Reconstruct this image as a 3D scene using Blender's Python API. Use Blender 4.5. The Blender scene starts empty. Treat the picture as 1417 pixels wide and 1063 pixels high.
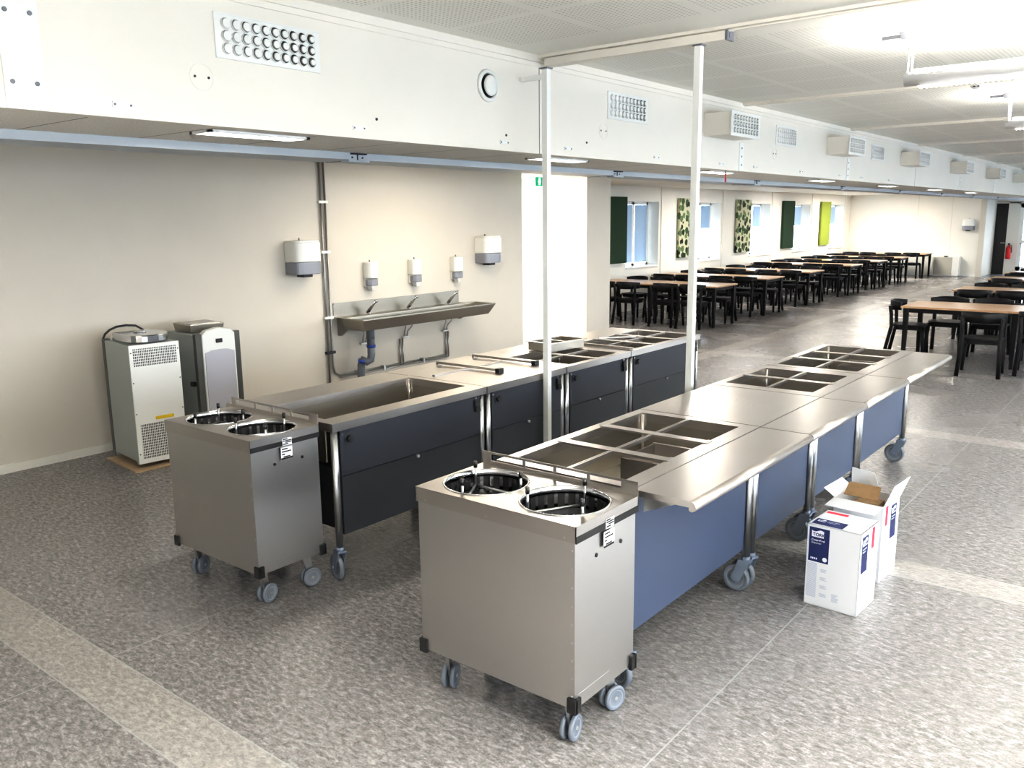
import bpy, bmesh, math, random
from mathutils import Vector, Matrix
random.seed(7)
PI = math.pi
S = bpy.context.scene
COL = S.collection

# ------------------------------------------------------------------ camera
yaw, pitch, roll = math.radians(38.622), math.radians(-10.986), math.radians(0.6776)
cam = bpy.data.cameras.new('camera')
cam.sensor_width = 36.0
cam.lens = 1175.74 / 1417 * 36
cam.clip_start, cam.clip_end = 0.05, 300
co = bpy.data.objects.new('camera', cam)
COL.objects.link(co)
RM = Matrix.Rotation(yaw, 3, 'Z') @ Matrix.Rotation(pitch, 3, 'X') @ Matrix.Rotation(roll, 3, 'Y')
r_, f_, u_ = RM.col[0], RM.col[1], RM.col[2]
m4 = Matrix(((r_.x, u_.x, -f_.x, 0), (r_.y, u_.y, -f_.y, 0), (r_.z, u_.z, -f_.z, 1.95), (0, 0, 0, 1)))
co.matrix_world = m4
S.camera = co

# ------------------------------------------------------------------ materials
def srgb(r, g, b):
    f = lambda c: (c / 255 / 12.92) if c / 255 <= 0.04045 else ((c / 255 + 0.055) / 1.055) ** 2.4
    return (f(r), f(g), f(b), 1)

def mat(name, col, rough=0.5, metal=0.0, emit=None, estr=0, spec=None, alpha=None, trans=0):
    m = bpy.data.materials.new(name)
    m.use_nodes = True
    b = m.node_tree.nodes['Principled BSDF']
    b.inputs['Base Color'].default_value = col
    b.inputs['Roughness'].default_value = rough
    b.inputs['Metallic'].default_value = metal
    if spec is not None: b.inputs['Specular IOR Level'].default_value = spec
    if emit:
        b.inputs['Emission Color'].default_value = emit
        b.inputs['Emission Strength'].default_value = estr
    if trans: b.inputs['Transmission Weight'].default_value = trans
    if alpha is not None: b.inputs['Alpha'].default_value = alpha
    return m

class NT:
    """little node helper"""
    def __init__(s, m):
        s.t = m.node_tree; s.b = s.t.nodes['Principled BSDF']
    def n(s, kind, **kw):
        x = s.t.nodes.new(kind)
        for k, v in kw.items():
            if k == 'ins':
                for i, val in v.items():
                    if hasattr(val, 'is_output') or isinstance(val, bpy.types.NodeSocket): s.t.links.new(val, x.inputs[i])
                    else: x.inputs[i].default_value = val
            else: setattr(x, k, v)
        return x
    def link(s, a, b): s.t.links.new(a, b)
    def math(s, op, a, b=None, c=None):
        x = s.t.nodes.new('ShaderNodeMath'); x.operation = op
        for i, v in enumerate((a, b, c)):
            if v is None: continue
            if isinstance(v, bpy.types.NodeSocket): s.t.links.new(v, x.inputs[i])
            else: x.inputs[i].default_value = v
        return x.outputs[0]
    def mix(s, fac, a, b):
        x = s.t.nodes.new('ShaderNodeMix'); x.data_type = 'RGBA'
        for sock, v in ((x.inputs[0], fac), (x.inputs[6], a), (x.inputs[7], b)):
            if isinstance(v, bpy.types.NodeSocket): s.t.links.new(v, sock)
            else: sock.default_value = v
        return x.outputs[2]
    def ramp(s, fac, stops):
        x = s.t.nodes.new('ShaderNodeValToRGB')
        e = x.color_ramp.elements
        while len(e) < len(stops): e.new(0.5)
        for i, (p, c) in enumerate(stops): e[i].position = p; e[i].color = c
        s.t.links.new(fac, x.inputs[0]); return x.outputs[0]

def noisy(m, scale, amt, stretch=(1, 1, 1), rough_amt=0, bump=0):
    """soft tone variation and optional roughness variation / bump"""
    N = NT(m)
    tc = N.n('ShaderNodeTexCoord')
    mp = N.n('ShaderNodeMapping', ins={0: tc.outputs['Object'], 3: stretch})
    no = N.n('ShaderNodeTexNoise', ins={0: mp.outputs[0], 'Scale': scale, 'Detail': 4.0})
    base = list(N.b.inputs['Base Color'].default_value)
    lo = [c * (1 - amt) for c in base[:3]] + [1]
    hi = [min(1, c * (1 + amt)) for c in base[:3]] + [1]
    N.link(N.ramp(no.outputs[0], [(0.3, lo), (0.7, hi)]), N.b.inputs['Base Color'])
    if rough_amt:
        r = N.b.inputs['Roughness'].default_value
        N.link(N.math('MULTIPLY_ADD', no.outputs[0], rough_amt * 2, r - rough_amt), N.b.inputs['Roughness'])
    if bump:
        bp = N.n('ShaderNodeBump', ins={'Strength': bump, 'Distance': 0.002, 'Height': no.outputs[0]})
        N.link(bp.outputs[0], N.b.inputs['Normal'])
    return m

def brushed(name, col, rough, stretch=(2, 90, 90)):
    m = mat(name, col, rough, 1.0)
    N = NT(m)
    tc = N.n('ShaderNodeTexCoord')
    mp = N.n('ShaderNodeMapping', ins={0: tc.outputs['Object'], 3: stretch})
    no = N.n('ShaderNodeTexNoise', ins={0: mp.outputs[0], 'Scale': 3.0, 'Detail': 3.0})
    n2 = N.n('ShaderNodeTexNoise', ins={0: tc.outputs['Object'], 'Scale': 3.0, 'Detail': 2.0})
    a = N.math('MULTIPLY_ADD', no.outputs[0], 0.10, rough - 0.12)
    a = N.math('MULTIPLY_ADD', n2.outputs[0], 0.14, a)
    N.link(a, N.b.inputs['Roughness'])
    bp = N.n('ShaderNodeBump', ins={'Strength': 0.03, 'Distance': 0.001, 'Height': no.outputs[0]})
    N.link(bp.outputs[0], N.b.inputs['Normal'])
    return m

STEEL = brushed('brushed_steel', (0.555, 0.528, 0.504, 1), 0.32, (90, 2, 90))
STEEL_T = brushed('trough_steel', (0.36, 0.34, 0.30, 1), 0.34)
STEEL_X = brushed('brushed_steel_side', (0.605, 0.592, 0.578, 1), 0.36, (2, 2, 60))
STEEL_D = brushed('steel_well', (0.46, 0.435, 0.39, 1), 0.36)
STEEL_P = mat('polished_steel', (0.60, 0.61, 0.63, 1), 0.16, 1.0)
TUBE = mat('tube_steel', (0.58, 0.59, 0.60, 1), 0.3, 1.0)
PANEL_B = noisy(mat('blue_grey_laminate', srgb(64, 75, 97), 0.42), 3, 0.04)
PANEL_D = noisy(mat('dark_slate_laminate', srgb(40, 44, 54), 0.45), 3, 0.05)
PANEL_D2 = noisy(mat('dark_slate_lower', srgb(36, 40, 46), 0.45), 3, 0.05)
DARK = mat('dark_cavity', (0.006, 0.006, 0.007, 1), 0.6)
BLACK = mat('black_plastic', (0.012, 0.012, 0.013, 1), 0.4)
BLACKP = noisy(mat('black_stained_wood', (0.005, 0.005, 0.006, 1), 0.5, spec=0.22), 20, 0.2)
WHITE = noisy(mat('white_paint', (0.805, 0.77, 0.70, 1), 0.5), 2, 0.015)
WHITE_P = mat('white_plastic', (0.82, 0.82, 0.79, 1), 0.3)
WHITE_M = mat('white_lacquer', (0.86, 0.86, 0.83, 1), 0.28)
WALLM = noisy(mat('wall_paint', (0.67, 0.63, 0.565, 1), 0.62), 1.5, 0.02)
WALLW = noisy(mat('white_wall_paint', (0.80, 0.78, 0.72, 1), 0.6), 1.5, 0.02)
GREYP = mat('grey_plastic', srgb(120, 122, 128), 0.35)
TINT = mat('smoked_plastic', srgb(150, 152, 160), 0.2)
BEAMC = noisy(mat('beam_blue_grey', srgb(186, 192, 198), 0.45), 3, 0.03)
WHEEL = mat('grey_rubber', srgb(116, 122, 132), 0.5)
WHEEL_C = mat('grey_hub', srgb(150, 155, 162), 0.4)
HOOD = mat('grey_caster_fork', srgb(120, 130, 146), 0.4)
ZINC = mat('zinc', (0.6, 0.6, 0.6, 1), 0.3, 1.0)
CARD_W = mat('white_cardboard', (0.85, 0.85, 0.86, 1), 0.55)
CARD_B = noisy(mat('brown_cardboard', srgb(138, 114, 84), 0.8), 30, 0.1)
NAVY = mat('navy_print', srgb(22, 34, 84), 0.5)
REDP = mat('red_print', srgb(228, 60, 84), 0.5)
GREYT = mat('grey_print', srgb(190, 196, 212), 0.6)
INKW = mat('white_print', (0.85, 0.85, 0.87, 1), 0.5)
PIPE = mat('chromed_pipe', (0.40, 0.40, 0.39, 1), 0.4, 1.0)
DRAIN = mat('grey_drain', srgb(118, 124, 134), 0.4)
BLUEP = mat('blue_clamp', srgb(40, 70, 160), 0.4)
GREEND = noisy(mat('dark_green_felt', srgb(36, 66, 44), 0.9), 60, 0.08)
GREENL = noisy(mat('lime_green_felt', srgb(142, 154, 70), 0.9), 60, 0.08)
OAK = mat('oak_veneer', srgb(190, 156, 124), 0.28)
def oakify():
    N = NT(OAK)
    tc = N.n('ShaderNodeTexCoord')
    mp = N.n('ShaderNodeMapping', ins={0: tc.outputs['Object'], 3: (1.2, 16, 16)})
    no = N.n('ShaderNodeTexNoise', ins={0: mp.outputs[0], 'Scale': 4.0, 'Detail': 6.0, 'Distortion': 0.6})
    N.link(N.ramp(no.outputs[0], [(0.3, srgb(172, 140, 110)), (0.7, srgb(196, 164, 134))]), N.b.inputs['Base Color'])
oakify()
PLY = noisy(mat('plywood', srgb(186, 164, 134), 0.7), 12, 0.1, (1, 8, 8))
GLASSB = mat('window_glass', (0.9, 0.95, 1, 1), 0.02)
def glassify():
    N = NT(GLASSB); out = [n for n in N.t.nodes if n.type == 'OUTPUT_MATERIAL'][0]
    tr = N.n('ShaderNodeBsdfTransparent', ins={0: (0.96, 0.98, 1, 1)}); gl = N.n('ShaderNodeBsdfGlossy', ins={1: 0.02})
    mx = N.n('ShaderNodeMixShader', ins={0: 0.07, 1: tr.outputs[0], 2: gl.outputs[0]}); N.link(mx.outputs[0], out.inputs[0])
glassify()
LAMP = mat('lamp_diffuser', (1, 1, 1, 1), 0.5, emit=(1, 0.97, 0.92, 1), estr=6)
LOUV = mat('louvre_white', (.9, .9, .9, 1), 0.4, emit=(1, .98, .95, 1), estr=.5)
TUBE_L = mat('fluorescent_tube', (1, 1, 1, 1), 0.5, emit=(1, 0.96, 0.9, 1), estr=14)
GREEN_S = mat('exit_green', srgb(0, 150, 110), 0.4, emit=srgb(0, 190, 140), estr=0.35)
SIGN_W = mat('exit_white', (1, 1, 1, 1), 0.4, emit=(1, 1, 1, 1), estr=1.2)
RED = mat('extinguisher_red', srgb(200, 24, 30), 0.3)
YELLOW = mat('yellow_sticker', srgb(226, 196, 40), 0.5)
BLINDM = mat('pale_blue_blind', srgb(170, 196, 224), 0.7)
SILVER = mat('silver_lacquer', (0.74, 0.74, 0.75, 1), 0.3, 0.15)
COOLER_G = noisy(mat('cooler_grey_side', srgb(172, 178, 176), 0.35), 2, 0.03)
COOLER_D = noisy(mat('cooler_dark_frame', srgb(88, 88, 84), 0.4), 8, 0.1)
COOLER_W = mat('cooler_window', srgb(196, 196, 204), 0.15)

def floor_material():
    m = mat('speckled_vinyl_floor', (0.3, 0.3, 0.3, 1), 0.34, spec=0.4)
    N = NT(m)
    tc = N.n('ShaderNodeTexCoord')
    P = tc.outputs['Object']
    sep = N.n('ShaderNodeSeparateXYZ', ins={0: P})
    X, Y = sep.outputs[0], sep.outputs[1]
    rot = N.n('ShaderNodeMapping', ins={0: P, 2: (0, 0, 0.5), 3: (1.0, 2.1, 1)})
    n1 = N.n('ShaderNodeTexNoise', ins={0: rot.outputs[0], 'Scale': 24.0, 'Detail': 6.0, 'Roughness': 0.7, 'Distortion': 0.45})
    n2 = N.n('ShaderNodeTexNoise', ins={0: P, 'Scale': 110.0, 'Detail': 3.0, 'Roughness': 0.6})
    n3 = N.n('ShaderNodeTexNoise', ins={0: P, 'Scale': 1.1, 'Detail': 3.0})
    s = N.math('ADD', N.math('MULTIPLY', n1.outputs[0], 0.74), N.math('MULTIPLY', n2.outputs[0], 0.26))
    dark = N.ramp(s, [(0.32, srgb(85, 83, 82)), (0.45, srgb(122, 119, 118)), (0.54, srgb(147, 144, 143)), (0.68, srgb(193, 190, 189))])
    lite = N.ramp(s, [(0.32, srgb(119, 116, 113)), (0.46, srgb(151, 148, 144)), (0.54, srgb(169, 165, 161)), (0.68, srgb(199, 196, 192))])
    # pale bands over the module joints (every 3.325 m along Y, 0.25 wide) and one along the dining aisle
    fr = N.math('PINGPONG', N.math('SUBTRACT', Y, 1.53), 3.325 / 2)
    band = N.math('LESS_THAN', fr, 0.125)
    bx = N.math('LESS_THAN', N.math('ABSOLUTE', N.math('ADD', X, 5.35)), 0.14)
    bx = N.math('MULTIPLY', bx, N.math('GREATER_THAN', Y, 7.4))
    band = N.math('MAXIMUM', band, bx)
    c = N.mix(band, dark, lite)
    # welded seams: thin pale lines along the band edges and along Y every 2.335 m
    sx = N.math('LESS_THAN', N.math('PINGPONG', N.math('ADD', X, 1.355), 2.335 / 2), 0.0035)
    sy = N.math('LESS_THAN', N.math('ABSOLUTE', N.math('SUBTRACT', fr, 0.125)), 0.003)
    seam = N.math('MAXIMUM', N.math('MULTIPLY', sx, N.math('SUBTRACT', 1.0, band)), sy)
    c = N.mix(N.math('MULTIPLY', seam, 0.75), c, srgb(176, 176, 176))
    N.link(c, N.b.inputs['Base Color'])
    N.link(N.math('MULTIPLY_ADD', n3.outputs[0], 0.18, 0.17), N.b.inputs['Roughness'])
    return m
FLOORM = floor_material()

def ceiling_material():
    m = mat('perforated_ceiling', (0.74, 0.73, 0.68, 1), 0.6)
    N = NT(m)
    tc = N.n('ShaderNodeTexCoord')
    sep = N.n('ShaderNodeSeparateXYZ', ins={0: tc.outputs['Object']})
    X, Y = sep.outputs[0], sep.outputs[1]
    def cell(v, off, pitch):      # signed distance from cell centre
        return N.math('SUBTRACT', N.math('FLOORED_MODULO', N.math('ADD', v, off), pitch), pitch / 2)
    px, py = cell(X, 10.0, 0.030), cell(Y, 10.0, 0.030)
    d = N.math('SQRT', N.math('ADD', N.math('MULTIPLY', px, px), N.math('MULTIPLY', py, py)))
    dot = N.math('LESS_THAN', d, 0.0068)
    # plain strips between the perforated fields, 0.665 pitch; wider at module joints
    sx = N.math('PINGPONG', N.math('ADD', X, 2.86), 0.665 / 2)
    ty = N.math('PINGPONG', N.math('SUBTRACT', Y, 1.53), 3.325 / 2)
    sy = N.math('PINGPONG', N.math('SUBTRACT', N.math('SUBTRACT', Y, 1.53), 0.3325), 0.665 / 2)
    ok = N.math('MULTIPLY', N.math('GREATER_THAN', sx, 0.033), N.math('GREATER_THAN', sy, 0.033))
    ok = N.math('MULTIPLY', ok, N.math('GREATER_THAN', ty, 0.32))
    ok = N.math('MULTIPLY', ok, N.math('GREATER_THAN', X, -3.50))
    f = N.math('MULTIPLY', dot, ok)
    N.link(N.mix(f, (0.85, 0.835, 0.775, 1), (0.58, 0.57, 0.53, 1)), N.b.inputs['Base Color'])
    return m
CEILM = ceiling_material()

def tile_material():
    m = mat('soffit_tile', (0.50, 0.49, 0.46, 1), 0.7)
    N = NT(m)
    tc = N.n('ShaderNodeTexCoord')
    sep = N.n('ShaderNodeSeparateXYZ', ins={0: tc.outputs['Object']})
    ln = N.math('LESS_THAN', N.math('PINGPONG', sep.outputs[1], 0.3), 0.004)
    no = N.n('ShaderNodeTexNoise', ins={0: tc.outputs['Object'], 'Scale': 90.0})
    c = N.ramp(no.outputs[0], [(0.35, srgb(226, 222, 214)), (0.65, srgb(240, 237, 230))])
    N.link(N.mix(ln, c, srgb(112, 108, 102)), N.b.inputs['Base Color'])
    return m
TILE = tile_material()

def leaf_material():
    m = mat('leaf_print_felt', srgb(210, 206, 170), 0.9)
    N = NT(m)
    tc = N.n('ShaderNodeTexCoord')
    v = N.n('ShaderNodeTexVoronoi', ins={0: tc.outputs['Object'], 'Scale': 6.5, 'Randomness': 0.9})
    no = N.n('ShaderNodeTexNoise', ins={0: tc.outputs['Object'], 'Scale': 16.0})
    d = N.math('ADD', v.outputs['Distance'], N.math('MULTIPLY', N.math('SUBTRACT', no.outputs[0], 0.5), 0.35))
    sepc = N.n('ShaderNodeSeparateColor', ins={0: v.outputs['Color']})
    g = N.ramp(sepc.outputs[0], [(0.2, srgb(22, 36, 24)), (0.5, srgb(50, 78, 52)), (0.8, srgb(112, 130, 94))])
    N.link(N.mix(N.math('LESS_THAN', d, 0.50), srgb(192, 192, 168), g), N.b.inputs['Base Color'])
    return m
LEAF = leaf_material()

def vent_material():
    """white sheet metal punched with rows of short slots"""
    m = mat('slotted_sheet', (0.8, 0.8, 0.78, 1), 0.35)
    N = NT(m)
    tc = N.n('ShaderNodeTexCoord')
    sep = N.n('ShaderNodeSeparateXYZ', ins={0: tc.outputs['Object']})
    a = N.math('LESS_THAN', N.math('PINGPONG', sep.outputs[0], 0.007), 0.0042)
    b = N.math('LESS_THAN', N.math('PINGPONG', sep.outputs[2], 0.011), 0.008)
    N.link(N.mix(N.math('MULTIPLY', a, b), (0.8, 0.8, 0.78, 1), (0.05, 0.05, 0.05, 1)), N.b.inputs['Base Color'])
    return m
SLOT = vent_material()

# ------------------------------------------------------------------ mesh helper
class B:
    def __init__(s): s.bm = bmesh.new()
    def _f(s, vs, m=0, smooth=False):
        try:
            f = s.bm.faces.new(vs); f.material_index = m; f.smooth = smooth; return f
        except ValueError: return None
    def box(s, x0, y0, z0, x1, y1, z1, m=0):
        x0, x1 = min(x0, x1), max(x0, x1); y0, y1 = min(y0, y1), max(y0, y1); z0, z1 = min(z0, z1), max(z0, z1)
        v = [s.bm.verts.new(p) for p in ((x0, y0, z0), (x1, y0, z0), (x1, y1, z0), (x0, y1, z0), (x0, y0, z1), (x1, y0, z1), (x1, y1, z1), (x0, y1, z1))]
        for q in ((3, 2, 1, 0), (4, 5, 6, 7), (0, 1, 5, 4), (1, 2, 6, 5), (2, 3, 7, 6), (3, 0, 4, 7)): s._f([v[i] for i in q], m)
        return s
    def hexa(s, lo, hi, m=0):
        """prism between two 4-point rings"""
        v = [s.bm.verts.new(p) for p in list(lo) + list(hi)]
        for q in ((3, 2, 1, 0), (4, 5, 6, 7), (0, 1, 5, 4), (1, 2, 6, 5), (2, 3, 7, 6), (3, 0, 4, 7)): s._f([v[i] for i in q], m)
        return s
    def quad(s, pts, m=0):
        s._f([s.bm.verts.new(p) for p in pts], m); return s
    def rod(s, p0, p1, r, r2=None, seg=12, m=0, smooth=True):
        p0, p1 = Vector(p0), Vector(p1); r2 = r if r2 is None else r2
        d = (p1 - p0).normalized()
        a = d.orthogonal().normalized(); b = d.cross(a)
        r0 = [s.bm.verts.new(p0 + (a * math.cos(t) + b * math.sin(t)) * r) for t in (2 * PI * i / seg for i in range(seg))]
        r1 = [s.bm.verts.new(p1 + (a * math.cos(t) + b * math.sin(t)) * r2) for t in (2 * PI * i / seg for i in range(seg))]
        for i in range(seg): s._f([r0[i], r0[(i + 1) % seg], r1[(i + 1) % seg], r1[i]], m, smooth)
        s._f(r0[::-1], m); s._f(r1, m); return s
    def path(s, pts, r, seg=8, m=0):
        """swept round tube along a polyline"""
        pts = [Vector(p) for p in pts]; rings = []
        prev = None
        for i, p in enumerate(pts):
            d = (pts[min(i + 1, len(pts) - 1)] - pts[max(i - 1, 0)]).normalized()
            a = d.orthogonal().normalized() if prev is None else (prev - d * prev.dot(d)).normalized()
            prev = a; b = d.cross(a)
            rings.append([s.bm.verts.new(p + (a * math.cos(t) + b * math.sin(t)) * r) for t in (2 * PI * k / seg for k in range(seg))])
        for A, C in zip(rings, rings[1:]):
            for k in range(seg): s._f([A[k], A[(k + 1) % seg], C[(k + 1) % seg], C[k]], m, True)
        s._f(rings[0][::-1], m); s._f(rings[-1], m); return s
    def lathe(s, prof, c=(0, 0, 0), seg=32, m=0, axis='z', smooth=True, close=False):
        """prof: list of (radius, height) around the axis through c"""
        rings = []
        for (r, h) in prof:
            ring = []
            for k in range(seg):
                t = 2 * PI * k / seg; ca, sa = math.cos(t) * r, math.sin(t) * r
                p = {'z': (ca, sa, h), 'x': (h, ca, sa), 'y': (sa, h, ca)}[axis]
                ring.append(s.bm.verts.new((p[0] + c[0], p[1] + c[1], p[2] + c[2])))
            rings.append(ring)
        prs = list(zip(rings, rings[1:])) + ([(rings[-1], rings[0])] if close else [])
        for A, C in prs:
            for k in range(seg): s._f([A[k], A[(k + 1) % seg], C[(k + 1) % seg], C[k]], m, smooth)
        if not close:
            if prof[0][0] > 1e-4: s._f(rings[0][::-1], m)
            if prof[-1][0] > 1e-4: s._f(rings[-1], m)
        return s
    def prism(s, poly, h0, h1, plane='xy', m=0, smooth=False):
        mp = {'xy': lambda a, b, h: (a, b, h), 'xz': lambda a, b, h: (a, h, b), 'yz': lambda a, b, h: (h, a, b)}[plane]
        A = [s.bm.verts.new(mp(a, b, h0)) for a, b in poly]; C = [s.bm.verts.new(mp(a, b, h1)) for a, b in poly]
        n = len(poly)
        for i in range(n): s._f([A[i], A[(i + 1) % n], C[(i + 1) % n], C[i]], m, smooth)
        s._f(A[::-1], m); s._f(C, m); return s
    def xform(s, M):
        bmesh.ops.transform(s.bm, matrix=M, verts=s.bm.verts); return s
    def build(s, name, mats, parent=None, bevel=0, loc=None, keep=False):
        bmesh.ops.remove_doubles(s.bm, verts=s.bm.verts, dist=1e-6)
        if not keep: bmesh.ops.recalc_face_normals(s.bm, faces=s.bm.faces)
        me = bpy.data.meshes.new(name); s.bm.to_mesh(me); s.bm.free()
        for mm in (mats if isinstance(mats, (list, tuple)) else [mats]): me.materials.append(mm)
        o = bpy.data.objects.new(name, me); COL.objects.link(o)
        if parent is not None: o.parent = parent
        if loc is not None: o.location = loc
        if bevel:
            md = o.modifiers.new('edge', 'BEVEL'); md.width = bevel; md.segments = 2; md.limit_method = 'ANGLE'; md.angle_limit = math.radians(40)
        return o

def tag(o, label, cat, group=None):
    o['label'] = label; o['category'] = cat
    if group: o['group'] = group
    return o
def empty(name, loc=(0, 0, 0), rz=0, label=None, cat=None, group=None):
    o = bpy.data.objects.new(name, None); COL.objects.link(o)
    o.empty_display_size = 0.1; o.location = loc; o.rotation_euler = (0, 0, rz)
    if label: tag(o, label, cat, group)
    return o
def struct(o):
    o['kind'] = 'structure'; return o
def dup(root, loc, rz=0, label=None, group=None):
    def cp(o, par):
        c = o.copy(); COL.objects.link(c)
        if par is not None: c.parent = par
        for ch in list(o.children): cp(ch, c)
        return c
    r = cp(root, None); r.location = loc; r.rotation_euler = (0, 0, rz)
    if label: r['label'] = label
    if group: r['group'] = group
    return r
def lettering(txt, size, M, material, parent, name='lettering', bold=0.0):
    cu = bpy.data.curves.new(name, 'FONT'); cu.body = txt; cu.size = size; cu.extrude = 0.0002; cu.offset = bold
    t = bpy.data.objects.new(name + '_source', cu); COL.objects.link(t)
    dg = bpy.context.evaluated_depsgraph_get()
    me = bpy.data.meshes.new_from_object(t.evaluated_get(dg))
    bpy.data.objects.remove(t); bpy.data.curves.remove(cu)
    me.transform(M); me.materials.clear(); me.materials.append(material); me.name = name
    o = bpy.data.objects.new(name, me); COL.objects.link(o); o.parent = parent
    return o

ORD = ['first', 'second', 'third', 'fourth', 'fifth', 'sixth', 'seventh', 'eighth', 'ninth', 'tenth', 'eleventh', 'twelfth']

# ================================================================== SETTING
ZC, ZS, XB, XW, XV, YF = 3.03, 2.39, -3.62, -7.25, -9.32, 30.15
XR, YB, YE = 3.2, -3.2, 31.8
b = B(); b.box(-9.9, YB - .2, -0.1, XR + .2, YE + .4, 0); struct(b.build('floor', FLOORM))
b = B(); b.box(XB - .1, YB - .2, ZC, XR + .2, YE + .4, ZC + .1); struct(b.build('ceiling', CEILM))
# bulkhead face with its small plugs, knock-outs and panel joints
b = B()
b.box(XB - .08, YB, ZS, XB, YE, ZC)
for y, z, r in ((3.36, 2.50, .008), (4.50, 2.49, .008), (5.45, 2.50, .008), (4.02, 2.985, .010), (8.1, 3.0, .014), (11.45, 2.985, .014), (14.8, 2.985, .014), (18.1, 2.985, .014), (21.4, 2.985, .014), (24.8, 2.985, .014)):
    b.lathe([(r, 0), (r, .004)], (XB, y, z), 10, 1, 'x')
for y, z in ((2.30, 2.60), (5.68, 2.60), (9.05, 2.60)):
    b.lathe([(.060, 0), (.060, .001), (.058, .0015), (.058, 0)], (XB, y, z), 28, 0, 'x', close=True)
    for dy in (-.035, .035): b.lathe([(.006, 0), (.006, .003)], (XB, y + dy, z), 8, 1, 'x')
for y in (4.865, 14.85, 21.5): b.box(XB - .001, y - .004, ZS, XB + .001, y + .004, ZC - .04, 2)
struct(b.build('wall_bulkhead', [WHITE, BLACK, GREYP]))
b = B(); b.box(XB, YB, ZC - .045, XB + .02, YE, ZC); b.box(XB, YB, ZC - .075, XB + .008, YE, ZC - .045); struct(b.build('trim_1', WHITE))
# lowered soffit, beam below its far edge, higher ceiling beyond
b = B(); b.box(-4.42, YB, ZS, XB - .08, YE, ZS + .05); struct(b.build('ceiling_soffit', TILE))
b = B(); b.box(-4.72, YB, 2.345, -4.40, YE, 2.64)
for y in (.6, 3.9, 7.15, 10.45, 13.75, 17.05, 20.35, 23.6, 26.9):
    b.box(-4.72, y - .003, 2.343, -4.395, y + .003, 2.40, 1)
    b.box(-4.46, y - .09, 2.33, -4.38, y + .09, 2.343, 0); b.box(-4.40, y - .06, 2.378, -4.37, y + .06, 2.386, 1); b.box(-4.40, y - .05, 2.355, -4.397, y - .038, 2.365, 1); b.box(-4.40, y + .038, 2.355, -4.397, y + .05, 2.365, 1)
struct(b.build('ceiling_beam', [BEAMC, DARK]))
b = B(); b.box(-9.9, YB, 2.60, -4.7, YE, 2.66); struct(b.build('ceiling_lower', WALLW))
# wall with the wash trough; opening y 9.34..10.93; end piece to y 11.6
b = B(); b.box(XW - .25, YB, 0, XW, 9.34, 2.6); struct(b.build('wall_left', WALLM))
b = B(); b.box(XW - .02, 10.93, 0, XW, 11.33, 2.6, 0); b.box(-9.9, 11.33, 0, XW, 11.6, 2.6); struct(b.build('wall_partition', WALLM))
b = B(); b.box(-9.9, 8.9, 0, XW - .25, 9.0, 2.6); b.box(-10.0, 8.9, 0, -9.9, 11.6, 2.6); struct(b.build('wall_corridor', WALLW))
b = B(); b.box(XW, YB, 0, XW + .012, 9.34, .07); b.box(XW, 10.93, 0, XW + .012, 11.6, .07); struct(b.build('baseboard_left', WALLW))
# window wall with five openings
WY = [(15.52 + 3.142 * k, 16.90 + 3.142 * k) for k in range(5)]
b = B(); x0, x1 = XV - .40, XV
ys = [11.6] + [v for w in WY for v in w] + [YF]
for i in range(0, len(ys), 2): b.box(x0, ys[i], 0, x1, ys[i + 1], 2.6)
for a, c in WY: b.box(x0, a, 0, x1, c, .90); b.box(x0, a, 2.285, x1, c, 2.6)
for k in range(6):   # joint battens between wall panels
    y = 13.9 + 3.142 * k; b.box(XV, y - .05, 0, XV + .02, y + .05, 2.6)
struct(b.build('wall_windows', WALLW))
for k, (a, c) in enumerate(WY):
    b = B(); xf0, xf1 = XV - .34, XV - .27
    b.box(xf0, a, .90, xf1, a + .06, 2.285); b.box(xf0, c - .06, .90, xf1, c, 2.285)
    b.box(xf0, a, .90, xf1, c, .97); b.box(xf0, a, 2.225, xf1, c, 2.285)
    ym = (a + c) / 2 + .05; b.box(xf0, ym - .05, .90, xf1, ym + .05, 2.285)
    w = struct(b.build('window_%d' % (k + 1), WHITE_M))
    b = B(); b.box(XV - .27, a, .895, XV + .03, c, .92); b.build('window_sill', WHITE_M, w)
    b = B()
    for (p, q) in ((a + .06, ym - .05), (ym + .05, c - .06)):
        b.quad([(XV - .305, p, .97), (XV - .305, q, .97), (XV - .305, q, 2.225), (XV - .305, p, 2.225)])
    b.build('window_glass', GLASSB, w)
    low = 1.0 if k == 0 else 1.68
    b = B()
    for (p, q) in ((a + .07, ym - .055), (ym + .055, c - .07)):
        b.box(XV - .265, p, low, XV - .262, q, 2.22); b.rod((XV - .263, p, low), (XV - .263, q, low), .01, seg=8)
    b.build('blind', BLINDM, w)
# far wall with joint lines, corner post, recess with the end doors
b = B(); b.box(-9.9, YF, 0, -5.36, YF + .15, 2.6)
for x in (-7.17, -6.17): b.box(x - .006, YF - .004, .62, x + .006, YF, 2.6, 1)
struct(b.build('wall_far', [WALLW, WALLM]))
b = B(); b.box(-5.36, YF - .03, 0, -5.20, YE + .2, 2.6); struct(b.build('wall_recess', WALLM))
b = B(); b.box(-9.0, YF - .012, 0, -5.36, YF, .07); struct(b.build('baseboard_far', WHITE_M))
b = B(); b.box(-5.2, YE, 2.26, XR, YE + .2, ZC); b.box(-4.86, YE, 0, -4.52, YE + .2, 2.3); b.box(-3.5, YE, 0, XR, YE + .2, 2.3); struct(b.build('wall_end', WHITE))
b = B(); b.box(-5.20, YE, .0, -4.86, YE + .06, 2.26); b.box(-5.16, YE - .012, .1, -4.90, YE, 2.2)
d = struct(b.build('door_1', BLACK)); b = B(); b.box(-5.0, YE - .05, 1.0, -4.88, YE - .03, 1.02); b.box(-4.90, YE - .03, 1.0, -4.88, YE - .01, 1.02); b.build('door_handle', ZINC, d)
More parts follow.
